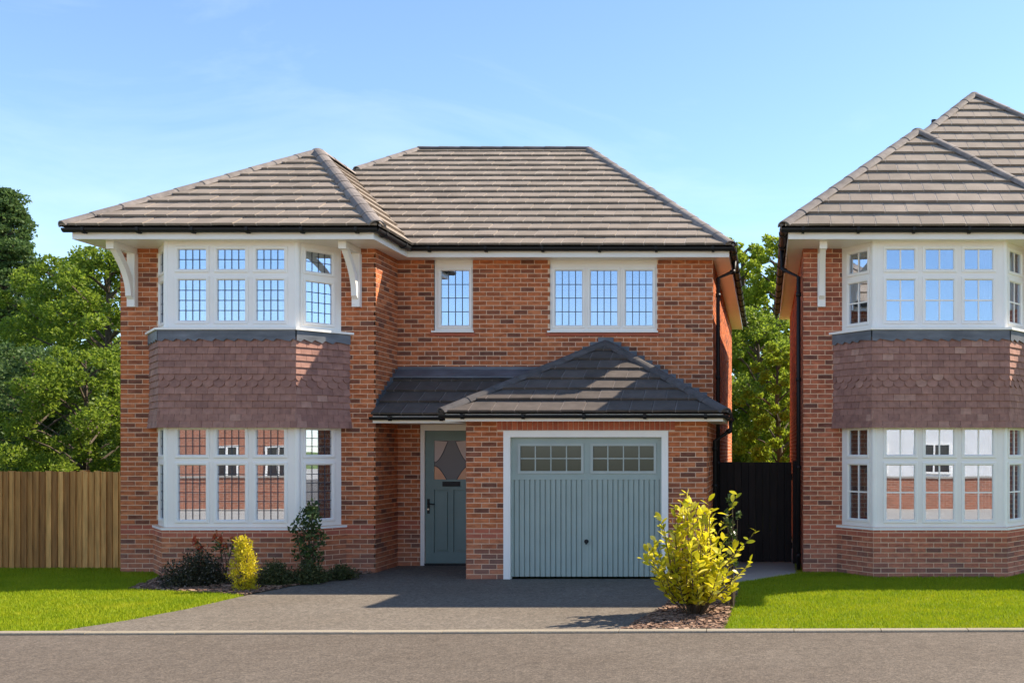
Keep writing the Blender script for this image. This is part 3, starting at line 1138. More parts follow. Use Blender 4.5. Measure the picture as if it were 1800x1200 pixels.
roof_face(A, gar_d, gar_r, [(-4.65, 16.69, GE), (-4.65, 14.65, GE), GA], TMG)
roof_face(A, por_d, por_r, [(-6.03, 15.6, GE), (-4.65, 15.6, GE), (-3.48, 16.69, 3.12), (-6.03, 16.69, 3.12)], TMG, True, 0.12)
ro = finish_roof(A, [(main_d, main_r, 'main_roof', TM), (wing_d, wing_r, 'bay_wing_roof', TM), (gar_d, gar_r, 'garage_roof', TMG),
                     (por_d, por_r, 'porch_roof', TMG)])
RM, RW, RG, RP = [ro[id(d)] for d in (main_d, wing_d, gar_d, por_d)]
ridge_line(RM, rl, rr, M_RIDGE_G)
ridge_line(RM, eR, rr, M_RIDGE)
ridge_line(RM, wh, rl, M_RIDGE)
ridge_line(RM, (-0.56, 26.4, EZ), rr, M_RIDGE)
ridge_line(RW, (-10.3, 14.93, EZ), wa, M_RIDGE)
ridge_line(RW, (-5.7, 14.93, EZ), wa, M_RIDGE, 0.115)
ridge_line(RW, wa, wv, M_RIDGE)
ridge_line(RG, (-4.65, 14.65, GE), GA, M_RIDGE_G, 0.10)
ridge_line(RG, (-0.58, 14.65, GE), GA, M_RIDGE_G, 0.10)
vl = MB()                                        # dark valley lining between wing and main roof
vl.tube([Vector((-5.7, 16.35, EZ + 0.03)), wv + Vector((0, 0, 0.03))], 0.03, 6)
vl.build('valley_lining', M_BLACK, RM)
vt = MB()                                        # small tile vent in the main roof
vM = Matrix.Translation(at(835, 396, 17.35)) @ Matrix.Rotation(math.atan(fp), 4, 'X')
vt.box(-0.14, 0.14, -0.1, 0.1, -0.01, 0.035, 0, vM)
vt.box(-0.155, -0.141, -0.11, 0.11, -0.01, 0.05, 0, vM)
vt.box(0.141, 0.155, -0.11, 0.11, -0.01, 0.05, 0, vM)
vt.build('tile_vent', M_RIDGE, RM)

# garage and porch eaves
gs = MB()
gs.box(-4.60, -0.63, 14.70, 16.68, 2.325, 2.35)
gs.box(-6.03, -4.601, 15.64, 16.68, 2.325, 2.35)
gs.build('soffit', M_WHITE, A.root)
gf = MB()
gf.box(-4.62, -0.61, 14.68, 14.699, 2.318, 2.425)
gf.box(-0.629, -0.61, 14.70, 16.69, 2.318, 2.425)
gf.box(-4.62, -4.601, 14.70, 15.62, 2.318, 2.425)
gf.box(-6.03, -4.602, 15.62, 15.639, 2.318, 2.425)
gf.build('fascia', M_WHITE, A.root)

gutter(A, [(-10.27, 14.92, 5.15), (-5.71, 14.92, 5.15), (-5.71, 16.32, 5.15), (-0.52, 16.32, 5.15), (-0.52, 26.35, 5.15)])
gutter(A, [(-4.66, 14.62, 2.41), (-0.55, 14.62, 2.41), (-0.55, 16.66, 2.41)], r=0.05)
gutter(A, [(-6.02, 15.56, 2.41), (-4.68, 15.56, 2.41)], r=0.05)
downpipe(A, [(-0.52, 17.2, 5.10), (-0.52, 17.2, 4.93), (-0.79, 17.05, 4.78), (-0.79, 17.05, 0.02)])
downpipe(A, [(-0.55, 16.2, 2.38), (-0.55, 16.2, 2.22), (-0.80, 16.2, 2.05), (-0.80, 16.2, 0.02)])

# lead flashings
fl = MB()
fl.box(-6.03, -3.2, Dm - 0.020, Dm - 0.010, 3.11, 3.27)
fl.prism([(Dm - 0.021, 3.20), (Dm - 0.021, 3.225), (Dm - 0.26, 3.095), (Dm - 0.26, 3.07)], -6.015, -3.72, axis='x')
k = 0
x = 0.0
while x < 1.75:                                  # stepped flashing over the garage hips
    zt = 3.62 - 0.585 * x
    for s in (-1, 1):
        xa, xb = GA.x + s * x, GA.x + s * (x + 0.128)
        if max(xa, xb) < XR - 0.01:
            fl.box(min(xa, xb) + 0.001, max(xa, xb) - 0.001, Dm - 0.019, Dm - 0.010, zt - 0.16, math.ceil((zt + 0.10) / COURSE) * COURSE)
    x += 0.128
y = 15.62
while y < 16.68:                                 # stepped flashing on the wing's side wall over the porch
    zt = 2.43 + 0.633 * (y - 15.6)
    fl.box(XW + 0.010, XW + 0.019, max(y, Dw + 0.004) + 0.001, y + 0.117, zt - 0.02, math.ceil((zt + 0.12) / COURSE) * COURSE)
    y += 0.118
fl.build('lead_flashing', M_LEAD, wallA)

for X in (-9.775, -6.31):
    bracket(A, X, Dw)


def flat_window(house, x0, x1, z0, z1, D, cols, pz, leaded):
    w = x1 - x0
    M = frame_M(x0, D + 0.03, 0)
    panes = [(a - x0, b - x0, pz[0], pz[1]) for a, b in cols]
    fr = MB()
    grid_frame(fr, w, z0, z1, [(p[0] - 0.03, p[1] + 0.03, p[2] - 0.03, p[3] + 0.03) for p in panes], 0, 0.07, M)
    o = fr.build('window', M_WHITE, house.root)
    lights(o, M, panes, leaded=(lambda p: (4, 4)) if leaded else None, bars=None if leaded else (lambda p: (2, 2)))
    s = MB()
    s.box(-0.035, w + 0.02, -0.075, 0.02, z0 - 0.03, z0 - 0.001, 0, M)
    s.build('sill', M_WHITE, o)


def mx(px):
    return (px - VX) * Dm / F


flat_window(A, -5.438, -4.802, 3.86, 5.02, Dm, [(mx(774.5), mx(823.5))], (3.955, 4.852), True)
flat_window(A, -3.538, -1.778, 3.86, 5.02, Dm, [(mx(975.5), mx(1022.5)), (mx(1037.5), mx(1084.5)), (mx(1099.5), mx(1146.5))], (3.955, 4.852), True)
for x0, x1 in ((-5.50, -4.76), (-3.60, -1.74)):   # tile sills below the two windows
    ts = MB()
    ts.box(x0, x1, Dm - 0.02, Dm + 0.02, 3.775, 3.822)
    ts.build('tile_sill', M_BAND, wallA)

# front door
dfr = MB()
dfr.box(-5.668, -5.60, Dm + 0.01, Dm + 0.10, 0.0, 2.322)
dfr.box(-4.74, -4.672, Dm + 0.01, Dm + 0.10, 0.0, 2.322)
dfr.box(-5.60, -4.74, Dm + 0.01, Dm + 0.10, 2.225, 2.322)
dfo = dfr.build('door_frame', M_WHITE, A.root)
dm = MB()
x0, x1, zt = -5.598, -4.742, 2.222
gl_ = (-5.455, -4.885, 1.42, 2.06)
pn = [(-5.455, -5.205, 0.22, 1.25), (-5.135, -4.885, 0.22, 1.25)]
Md = Matrix.Translation((x0, Dm + 0.05, 0))
holes = [(h[0] - x0, h[1] - x0, h[2], h[3]) for h in pn + [gl_]]
grid_frame(dm, x1 - x0, 0.04, zt, holes, 0, 0.044, Md)
for h in holes[:2]:
    dm.box(h[0], h[1], 0.024, 0.034, h[2], h[3], 0, Md)
    dm.box(h[0] + 0.035, h[1] - 0.035, 0.002, 0.024, h[2] + 0.035, h[3] - 0.035, 0, Md)
dr = dm.build('front_door', M_TEAL, A.root)
m, nt, b_ = new_mat('obscure_glass')
b_.inputs['Base Color'].default_value = (0.12, 0.13, 0.14, 1)
b_.inputs['Roughness'].default_value = 0.25
b_.inputs['Specular IOR Level'].default_value = 0.4
M_OBSC = m
M_PEACH = plain('peach_glass', (0.62, 0.33, 0.20), 0.15, 0.5)
M_CLEAR = plain('pale_glass', (0.36, 0.36, 0.36), 0.12, 0.7)
gp = MB()
gx0, gx1, gz0, gz1 = holes[2]
gp.box(gx0, gx1, 0.018, 0.024, gz0, gz1, 0, Md)
gpo = gp.build('door_glass', M_OBSC, dr)


def curve_pts(f, a, b, n=12):
    return [(a + (b - a) * i / n, f(a + (b - a) * i / n)) for i in range(n + 1)]


wg = gx1 - gx0
for sgn in (0, 1):                               # curved coloured pieces in the leaded glass
    fx = (lambda x: gx0 + x) if not sgn else (lambda x: gx1 - x)
    low = curve_pts(lambda x: gz0 + 0.22 * math.cos(x / 0.2 * math.pi / 2), 0.0, 0.2)
    pc = MB()
    pc.prism([(fx(0), gz0 + 0.001)] + [(fx(x), z) for x, z in low[::-1]][::-1], 0.0135, 0.0165, 0, Md)
    pc.build('glass_piece', M_PEACH, dr)
    hi = curve_pts(lambda x: gz1 - 0.02 - 0.34 * math.cos(x / 0.22 * math.pi / 2), 0.0, 0.22)
    pc = MB()
    pc.prism([(fx(0), gz1 - 0.001)] + [(fx(x), z) for x, z in hi], 0.0135, 0.0165, 0, Md)
    pc.build('glass_piece', M_CLEAR, dr)
    ld = MB()
    for c in (low, hi):
        ld.tube([Md @ Vector((fx(x), 0.0125, z)) for x, z in c], 0.006, 6)
    ld.build('lead_line', M_CAME, dr)
lp = MB()
lp.box(-5.315, -5.025, Dm + 0.038, Dm + 0.0495, 1.305, 1.385)
lp.box(-5.295, -5.045, Dm + 0.032, Dm + 0.0375, 1.32, 1.37)
lp.build('letter_plate', M_BLACK, dr)
hd = MB()
hd.box(-5.565, -5.525, Dm + 0.036, Dm + 0.0495, 0.86, 1.10)
hd.tube([(-5.545, Dm + 0.045, 1.02), (-5.545, Dm - 0.01, 1.02), (-5.43, Dm - 0.01, 1.015)], 0.011, 8)
hd.build('door_handle', M_BLACK, dr)
kc = MB()
kc.tube([(-5.545, Dm + 0.04, 0.93), (-5.545, Dm + 0.025, 0.93)], 0.016, 12)
kc.build('lock_cylinder', M_STEEL, dr)
th = MB()
th.box(-5.60, -4.74, Dm + 0.0, Dm + 0.11, 0.004, 0.036)
th.build('threshold', M_BLACK, dfo)

# garage door
gx = lambda px: (px - VX) * Dg / F
gz = lambda py: CH + (HY - py) * Dg / F
gfr = MB()
o0, o1, i0, i1, tz = -3.851, -1.426, gx(897), gx(1163), gz(768)
gfr.box(o0, i0, Dg - 0.02, Dg + 0.12, 0.0, 2.188)
gfr.box(i1, o1, Dg - 0.02, Dg + 0.12, 0.0, 2.188)
gfr.box(i0, i1, Dg - 0.02, Dg + 0.12, tz, 2.188)
gfo = gfr.build('garage_door_frame', M_WHITE, A.root)
gdm = MB()
l0, l1 = i0 + 0.002, i1 - 0.002
Y0 = Dg + 0.055
zb, zt = 0.035, tz - 0.003
lo0, lo1 = gx(912), gx(1022)
hi0, hi1 = gx(1040), gx(1150)
wz0, wz1 = gz(829), gz(782)
ribz0, ribz1 = 0.06, gz(843)
Mg = Matrix.Translation((l0, Y0, 0))
gh = [(lo0 - l0, lo1 - l0, wz0, wz1), (hi0 - l0, hi1 - l0, wz0, wz1)]
grid_frame(gdm, l1 - l0, ribz1, zt, gh, 0, 0.04, Mg)
gdm.box(l0, l0 + 0.035, Y0, Y0 + 0.04, zb, ribz1 - 0.0005)
gdm.box(l1 - 0.035, l1, Y0, Y0 + 0.04, zb, ribz1 - 0.0005)
gdo = gdm.build('garage_door', M_SAGE, gfo.parent)
xs = l0 + 0.037
nr = 28
pw = (l1 - l0 - 0.074) / nr
for i in range(nr):                              # vertical pressed ribs
    rb = MB()
    a = xs + i * pw
    wd = pw - 0.010
    rb.prism([(a, Y0 + 0.022), (a + pw * 0.10, Y0 + 0.022), (a + pw * 0.20, Y0 + 0.004), (a + pw * 0.92, Y0 + 0.004), (a + pw - 0.001, Y0 + 0.022),
              (a + pw - 0.001, Y0 + 0.035), (a, Y0 + 0.035)], zb, ribz1 - 0.001, axis='z')
    rb.build('rib', M_SAGE, gdo)
bt = MB()
bt.box(gx(1028), gx(1033), Y0 - 0.006, Y0 + 0.003, zb, ribz1 - 0.002)
bt.build('centre_strip', M_SAGE, gdo)
for (a, b) in ((lo0, lo1), (hi0, hi1)):
    fr_ = MB()
    grid_frame(fr_, b - a + 0.05, wz0 - 0.025, wz1 + 0.025, [(0.037, b - a + 0.013, wz0 + 0.012, wz1 - 0.012)], -0.014, -0.001, Matrix.Translation((a - 0.025, Y0, 0)))
    fr_.build('glazing_frame', M_PALE, gdo)
    for c in range(4):
        for r in range(2):
            ga, gb = a + (b - a) * c / 4, a + (b - a) * (c + 1) / 4
            za, zb_ = wz0 + (wz1 - wz0) * r / 2, wz0 + (wz1 - wz0) * (r + 1) / 2
            p_ = MB()
            p_.box(ga + 0.004, gb - 0.004, Y0 + 0.008, Y0 + 0.014, za + 0.004, zb_ - 0.004)
            p_.build('pane', M_SMOKE, gdo)
    br = MB()
    for c in range(1, 4):
        ga = a + (b - a) * c / 4
        br.box(ga - 0.008, ga + 0.008, Y0 - 0.002, Y0 + 0.016, wz0, wz1)
    zc = (wz0 + wz1) / 2
    br.box(a, b, Y0 - 0.001, Y0 + 0.015, zc - 0.008, zc + 0.008)
    br.build('glazing_bar', M_PALE, gdo)
hh = MB()
hp = at(1031, 951, Y0)
hh.tube([(hp.x, Y0 + 0.005, hp.z), (hp.x, Y0 - 0.02, hp.z)], 0.032, 14)
hh.box(hp.x - 0.012, hp.x + 0.012, Y0 - 0.045, Y0 - 0.02, hp.z - 0.04, hp.z + 0.03)
hh.build('garage_handle', M_BLACK, gdo)

# ------------------------------------------------------------------ neighbouring house
B = House('brick_house', (4.3, 20.0, 0), 'neighbouring red brick house cut off by the frame, white bars in its bay', M_BRICK_B)
BL, BR_, BM = 0.59, 4.54, 8.3
BREAR = 24.0
bx0, bx1 = 1.19, 4.03
B.wall(frame_M(BL, Dw, 0), BR_ - BL, 0, WT, [(bx0 - BL, bx1 - BL, 0.75, WT)], 0, True)
B.wall(frame_M(BR_, Dw, R(90)), Dm - Dw, 0, WT, [], 0.2)
B.wall(frame_M(BR_, Dm, 0), BM - BR_, 0, WT, [], 0.0)
B.wall(frame_M(BM, Dm, R(90)), BREAR - Dm, 0, WT, [], 0.2)
B.wall(frame_M(BM, BREAR, R(180)), BM - BL, 0, WT, [], 0.0)
B.wall(frame_M(BL, BREAR, R(-90)), BREAR - Dw, 0, WT, [], 0.2, core1=BREAR - Dw - 0.2)
bay(B, bx0, bx1, Dw, False)
wallB = B.finish_walls()
rm = MB()
rm.box(BL + 0.2, BM - 0.2, 19.3, 19.4, 0, 5.0)
rm.box(BL + 0.2, BR_ - 0.2, 15.9, 19.3, 2.55, 2.7)
rm.box(BR_ - 0.2, BR_ - 0.1, 16.9, 19.3, 0, 5.0)
rm.build('room_partition', M_ROOM, B.root)
so = MB()
so.box(0.36, 4.77, 15.0, BREAR + 0.3, SZ, SZ + 0.03)
so.box(4.771, BM + 0.25, 16.4, BREAR + 0.3, SZ, SZ + 0.03)
so.build('soffit', M_WHITE, B.root)
fa = MB()
fa.box(0.34, 4.79, 14.98, 14.999, SZ - 0.012, 5.15)
fa.box(0.34, 0.359, 15.0, BREAR + 0.32, SZ - 0.012, 5.15)
fa.box(4.771, 4.79, 15.0, 16.38, SZ - 0.012, 5.15)
fa.box(4.791, BM + 0.27, 16.38, 16.399, SZ - 0.012, 5.15)
fa.build('fascia', M_WHITE, B.root)
bw_d, bw_r, bm_d, bm_r = MB(), MB(), MB(), MB()
ba = Vector((2.61, 17.4, 7.31))
bp_ = Vector((4.27, 20.8, 9.13))
bf = (9.13 - EZ) / (20.8 - 16.35)
bv = Vector((2.61, 16.35 + (7.31 - EZ) / bf, 7.31))
roof_face(B, bw_d, bw_r, [(0.29, 14.93, EZ), (4.93, 14.93, EZ), ba], TM, True, 0.0)
roof_face(B, bw_d, bw_r, [(4.93, 14.93, EZ), (4.93, 16.5, EZ), bv, ba], TM)
roof_face(B, bw_d, bw_r, [(0.29, 16.6, EZ), (0.29, 14.93, EZ), ba, bv], TM)
roof_face(B, bm_d, bm_r, [(0.31, 16.35, EZ), (8.6, 16.35, EZ), bp_], TM, True, 0.15)
roof_face(B, bm_d, bm_r, [(8.6, 16.35, EZ), (8.6, 24.35, EZ), bp_], TM)
roof_face(B, bm_d, bm_r, [(8.6, 24.35, EZ), (0.31, 24.35, EZ), bp_], TM)
roof_face(B, bm_d, bm_r, [(0.31, 24.35, EZ), (0.31, 16.35, EZ), bp_], TM)
rb_ = finish_roof(B, [(bw_d, bw_r, 'bay_wing_roof', TM), (bm_d, bm_r, 'main_roof', TM)])
RBW, RBM = rb_[id(bw_d)], rb_[id(bm_d)]
ridge_line(RBW, (0.29, 14.93, EZ), ba, M_RIDGE)
ridge_line(RBW, (4.93, 14.93, EZ), ba, M_RIDGE)
ridge_line(RBW, ba, bv, M_RIDGE)
ridge_line(RBM, (0.31, 16.35, EZ), bp_, M_RIDGE)
ridge_line(RBM, (8.6, 16.35, EZ), bp_, M_RIDGE)
vp = MB()                                        # soil vent pipe beyond the hip
q = at(1642, 236, 21.5)
vp.tube([q - Vector((0, 0, 0.5)), q + Vector((0, 0, 0.22))], 0.045, 10)
vp.tube([q + Vector((0, 0, 0.22)), q + Vector((0, 0, 0.30))], 0.06, 10)
vp.build('vent_pipe', M_BLACK, RBM)
gutter(B, [(0.27, BREAR + 0.3, 5.15), (0.27, 14.92, 5.15), (4.90, 14.92, 5.15), (4.90, 16.32, 5.15), (BM + 0.3, 16.32, 5.15)])
downpipe(B, [(0.27, 16.3, 5.10), (0.27, 16.3, 4.80), (0.525, 15.98, 4.62), (0.525, 15.98, 0.02)])
bracket(B, 0.87, Dw)
bracket(B, 4.28, Dw)
flat_window(B, 5.6, 7.0, 3.86, 5.02, Dm - 0.05, [(5.72, 6.2), (6.4, 6.88)], (3.955, 4.852), False)

# ------------------------------------------------------------------ houses across the road (mirrored in the panes)
m, nt, b_ = new_mat('far_brickwork')
tcb = nd(nt, 'ShaderNodeNewGeometry')
cx = nd(nt, 'ShaderNodeSeparateXYZ')
cc = nd(nt, 'ShaderNodeCombineXYZ')
bt_ = nd(nt, 'ShaderNodeTexBrick', Scale=1.0)
bt_.inputs['Color1'].default_value = (0.42, 0.15, 0.08, 1)
bt_.inputs['Color2'].default_value = (0.30, 0.11, 0.06, 1)
bt_.inputs['Mortar'].default_value = (0.5, 0.36, 0.27, 1)
bt_.inputs['Mortar Size'].default_value = 0.006
bt_.inputs['Brick Width'].default_value = 0.225
bt_.inputs['Row Height'].default_value = 0.075
nt.links.new(tcb.outputs['Position'], cx.inputs[0])
ax = nd(nt, 'ShaderNodeMath', operation='ADD')
nt.links.new(cx.outputs['X'], ax.inputs[0])
nt.links.new(cx.outputs['Y'], ax.inputs[1])
nt.links.new(ax.outputs[0], cc.inputs['X'])
nt.links.new(cx.outputs['Z'], cc.inputs['Y'])
nt.links.new(cc.outputs[0], bt_.inputs['Vector'])
nt.links.new(bt_.outputs['Color'], b_.inputs['Base Color'])
b_.inputs['Roughness'].default_value = 0.9
M_FARBRICK = m
M_RENDER = plain('white_render', (0.75, 0.73, 0.70), 0.9)
M_REDROOF = mottled('red_roof_tile', [(0.3, (0.30, 0.10, 0.06)), (0.7, (0.40, 0.15, 0.09))], 0.85, (3, 3, 12), 0.25, per_piece=False)


def far_house(x0, x1, y, depth, eave, ridge, wm, rmat, wins, gable, label):
    t = thing('house', ((x0 + x1) / 2, y - depth / 2, 0), label, 'house', 'houses across the road')
    w = MB()
    w.box(x0, x1, y - depth, y, 0, eave)
    if gable:
        gc, gw, gh_ = gable
        w.prism([(gc - gw, eave - 0.01), (gc + gw, eave - 0.01), (gc, gh_)], y - depth * 0.5, y + 0.004)
    w.build('wall', wm, t)
    r_ = MB()
    ym = y - depth / 2
    o = 0.3
    r_.prism([(y + o, eave - 0.1), (ym, ridge), (y - depth - o, eave - 0.1), (y - depth - o, eave + 0.05), (ym, ridge + 0.18), (y + o, eave + 0.05)], x0 - 0.2, x1 + 0.2, axis='x')
    if gable:
        for s in (-1, 1):
            r_.prism([(gc + s * (gw + 0.3), eave - 0.15), (gc + s * (gw + 0.3), eave), (gc, gh_ + 0.22), (gc, gh_ + 0.05)], y - depth * 0.5, y + 0.25)
    r_.build('roof', rmat, t)
    for (cx_, z0, z1, ww) in wins:
        f = MB()
        M = Matrix.Translation((cx_ + ww / 2, y + 0.06, 0)) @ Matrix.Rotation(math.pi, 4, 'Z')
        grid_frame(f, ww, z0, z1, [(0.08, ww / 2 - 0.04, z0 + 0.08, z1 - 0.08), (ww / 2 + 0.04, ww - 0.08, z0 + 0.08, z1 - 0.08)], 0, 0.05, M)
        fo = f.build('window', M_WHITE, t)
        g = MB()
        g.box(0.05, ww - 0.05, 0.03, 0.04, z0 + 0.05, z1 - 0.05, 0, M)
        g.build('pane', M_SMOKE, fo)


far_house(-34, -14.5, -13, 9, 5.0, 6.9, M_FARBRICK, M_REDROOF,
          [(-26.6, 0.7, 2.2, 1.5), (-23.0, 0.25, 2.1, 1.0), (-20.8, 0.4, 2.1, 1.1), (-17.5, 0.8, 2.2, 1.6), (-26.6, 3.3, 4.6, 1.5), (-21.5, 3.3, 4.6, 1.2), (-18.3, 3.3, 4.6, 1.2)],
          (-18.6, 3.9, 8.6), 'brick house across the road, mirrored in the lower panes below the tile-hung skirt')
far_house(1.5, 15, -13, 9, 5.0, 7.5, M_RENDER, M_REDROOF,
          [(4.6, 0.9, 2.2, 1.3), (7.2, 0.9, 2.2, 1.5), (11.5, 0.9, 2.2, 1.5), (4.6, 3.3, 4.6, 1.2), (8.0, 3.3, 4.6, 1.2), (11.5, 3.3, 4.6, 1.2)],
          None, 'white rendered house with red roof, mirrored in the neighbouring bay')

for x0, x1, lab in ((-34, -13, 'low brick garden wall across the road, reflected in the leaded lower bay'),
                    (2.0, 14, 'low brick garden wall across the road, reflected in the white-barred lower bay')):
    gw = thing('garden_wall', ((x0 + x1) / 2, -2.5, 0), lab, 'wall', 'garden walls across the road')
    w = MB()
    w.box(x0, x1, -2.6, -2.4, 0, 1.0)
    w.build('brickwork', M_FARBRICK, gw)
    w = MB()
    w.box(x0 - 0.03, x1 + 0.03, -2.64, -2.36, 1.001, 1.06)
    w.build('coping', M_SLAB, gw)

# ------------------------------------------------------------------ fences
fn = thing('wooden_fence', (-13.5, 16.3, 0), 'brown wooden featheredge fence beside the bay wing', 'fence')
fm = MB()
fm.prism([(0.0, 0.0), (0.105, -0.018), (0.105, 0.026), (0.0, 0.008)], -0.02, 1.56, axis='z')
fme = fm.mesh('fence_board', M_FENCE)
x = -18.0
i = 0
while x < -10.2:
    T = Matrix.Translation((x, 16.28 + random.uniform(-0.003, 0.003), random.uniform(-0.012, 0.012))) @ Matrix.Rotation(random.uniform(-0.004, 0.004), 4, 'Y')
    link('fence_board', fme, fn, T)
    x += 0.098
pm = MB()
pm.box(-0.05, 0.05, 0, 0.1, -0.05, 1.58)
pme = pm.mesh('fence_post', M_FENCE)
for x in (-10.06, -10.95, -12.8, -14.6, -16.4):
    link('fence_post', pme, fn, Matrix.Translation((x, 16.2 if x > -10.5 else 16.315, 0)))
for z in (0.3, 1.2):
    rl_ = MB()
    rl_.box(-18, -10.1, 16.312, 16.36, z, z + 0.08)
    rl_.build('fence_rail', M_FENCE, fn)

gt = thing('side_gate', (-0.15, 17.1, 0), 'dark stained boarded gate closing the passage between the houses', 'gate')
bmx = MB()
bmx.prism([(0.004, 0.0), (0.116, 0.0), (0.12, 0.006), (0.12, 0.02), (0.0, 0.02), (0.0, 0.006)], 0.03, 1.70, axis='z')
bme = bmx.mesh('gate_board', M_DARKWOOD)
x = -0.76
while x < 0.44:
    link('gate_board', bme, gt, Matrix.Translation((x, 17.08 + random.uniform(-0.002, 0.002), random.uniform(-0.004, 0.004))))
    x += 0.1203
for x in (-0.81, 0.51):
    p = MB()
    p.box(x - 0.045, x + 0.045, 17.05, 17.15, 0, 1.72)
    p.build('gate_post', M_DARKWOOD, gt)
for z in (0.25, 1.4):
    gr_ = MB()
    gr_.box(-0.76, 0.46, 17.102, 17.15, z, z + 0.1)
    gr_.build('gate_rail', M_DARKWOOD, gt)

# ------------------------------------------------------------------ trees and shrubs
def leaf_quads(c, size, up=0.35, aspect=0.5, out=None, droop=0.0):
    """rhombic leaves with a fold at centres c; returns coords (n,4,3)"""
    n = len(c)
    d = rng.normal(size=(n, 3))
    if out is not None:
        d += out * 1.2
    d[:, 2] += up - droop
    d /= np.linalg.norm(d, axis=1)[:, None]
    r = rng.normal(size=(n, 3))
    s = np.cross(d, r)
    s /= np.linalg.norm(s, axis=1)[:, None]
    nn = np.cross(d, s)
    L_ = (size * rng.uniform(0.65, 1.35, n))[:, None]
    co = np.zeros((n, 4, 3))
    co[:, 0] = c - d * L_ * 0.5
    co[:, 1] = c + s * L_ * aspect * 0.5 + nn * L_ * 0.08
    co[:, 2] = c + d * L_ * 0.5
    co[:, 3] = c - s * L_ * aspect * 0.5 + nn * L_ * 0.08
    return co


def leaf_mesh(name, co, mat):
    n = len(co)
    return np_mesh(name, co.reshape(-1, 3), np.arange(n * 4).reshape(-1, 4), mat)


def clump_points(centers, radii, per, squash=0.75, shell=0.55):
    """points in ragged clumps, denser towards each clump's skin"""
    out, dirs = [], []
    for c, r, n in zip(centers, radii, per):
        d = rng.normal(size=(n, 3))
        d /= np.linalg.norm(d, axis=1)[:, None]
        t = shell + (1 - shell) * rng.random(n) ** 0.7
        t *= rng.uniform(0.75, 1.18, n)
        p = d * (t * r)[:, None]
        p[:, 2] *= squash
        out.append(p + np.asarray(c))
        dirs.append(d)
    return np.concatenate(out), np.concatenate(dirs)


def tree(name, label, base, height, width, mat, n_clump=70, leaves=26000, leaf=0.15, conical=0.0, low=0.12, group='trees behind the houses'):
    bx, by = base
    n_clump, leaves, leaf = int(n_clump * 1.7), int(leaves * 2.0), leaf * 0.72
    t = thing(name, (bx, by, 0), label, 'tree', group)
    cs, rs = [], []
    tk = MB()
    tk.tube([(bx, by, -0.1), (bx + random.uniform(-.1, .1), by, height * 0.35), (bx + random.uniform(-.2, .2), by, height * 0.7), (bx, by, height * 0.93)],
            [height * 0.022, height * 0.017, height * 0.010, height * 0.003], 8)
    for i in range(n_clump):
        f = low + (0.97 - low) * (i + random.random()) / n_clump
        if conical:
            rad = width * (1 - f) ** 0.8 * conical + width * (1 - conical) * math.sin(math.pi * min(0.98, f)) ** 0.6
        else:
            rad = width * (0.35 + 0.65 * math.sin(math.pi * min(0.97, 0.12 + 0.86 * f)) ** 0.7)
            if f > 0.8: rad *= 1 - (f - 0.8) * 2.6
        a = i * 2.4 + random.uniform(-0.5, 0.5)
        q = rad * random.uniform(0.4, 1.15)
        c = (bx + math.cos(a) * q, by + math.sin(a) * q, height * f)
        r_ = width * random.uniform(0.13, 0.40) * (1.0 - 0.5 * f)
        cs.append(c)
        rs.append(r_)
        if i % 2 == 0:
            z0 = max(height * 0.1, c[2] - q * 0.6)
            tk.tube([(bx, by, z0), ((bx + c[0]) / 2, (by + c[1]) / 2, (z0 + c[2]) / 2 + 0.1), c], [height * 0.007, height * 0.004, 0.012], 5)
    tk.build('trunk', M_BARK, t)
    w = np.array(rs) ** 2
    per = (leaves * w / w.sum()).astype(int) + 5
    p, d = clump_points(cs, rs, per, 0.42 if conical else 0.75)
    me = leaf_mesh('crown', leaf_quads(p, leaf, 0.2, 0.6, d), mat)
    link('crown', me, t)
    return t


M_LF_DARK = leaf_mat('spruce_green', [(0.0, (0.05, 0.10, 0.03)), (0.6, (0.09, 0.15, 0.045)), (1.0, (0.13, 0.20, 0.055))], 0.4)
M_LF_MID = leaf_mat('mid_green_leaf', [(0.0, (0.11, 0.18, 0.02)), (0.6, (0.19, 0.27, 0.028)), (1.0, (0.27, 0.34, 0.035))], 0.55)
M_LF_LIGHT = leaf_mat('fresh_green_leaf', [(0.0, (0.18, 0.25, 0.02)), (0.6, (0.29, 0.37, 0.03)), (1.0, (0.38, 0.44, 0.04))], 0.58)


def gx_at(px, D):
    return (px - VX) * D / F


tree('conifer_tree', 'tall dark evergreen at the edge of the frame behind the wooden fence', (gx_at(8, 33), 33), 10.6, 2.5, M_LF_DARK, 120, 42000, 0.15, 0.97)
tree('broadleaf_tree', 'pale green tree behind the fence, between the evergreen and the house', (gx_at(108, 31), 31), 7.9, 1.9, M_LF_MID, 70, 24000, 0.15)
tree('broadleaf_tree', 'fresh green rounded tree rising behind the fence against the bay wing', (gx_at(190, 27), 27), 7.4, 2.1, M_LF_MID, 80, 30000, 0.13)
tree('broadleaf_tree', 'dark leafy tree low behind the middle of the wooden fence', (gx_at(60, 24), 24), 4.4, 2.0, M_LF_DARK, 60, 20000, 0.12, 0, 0.05)
tree('broadleaf_tree', 'low spreading green tree behind the fence next to the house wall', (gx_at(150, 22.5), 22.5), 4.2, 1.5, M_LF_MID, 60, 20000, 0.11, 0, 0.05)
tree('broadleaf_tree', 'tall fresh green tree in the gap, against the garage house eaves', (gx_at(1303, 36), 36), 9.5, 1.7, M_LF_LIGHT, 80, 26000, 0.16)
tree('broadleaf_tree', 'tall fresh green tree in the gap, against the neighbouring eaves', (gx_at(1372, 34), 34), 9.3, 1.6, M_LF_LIGHT, 80, 26000, 0.15)
tree('broadleaf_tree', 'dark green tree filling the gap just above the side gate', (gx_at(1330, 31.5), 31.5), 6.3, 2.0, M_LF_MID, 80, 30000, 0.13, 0, 0.05)
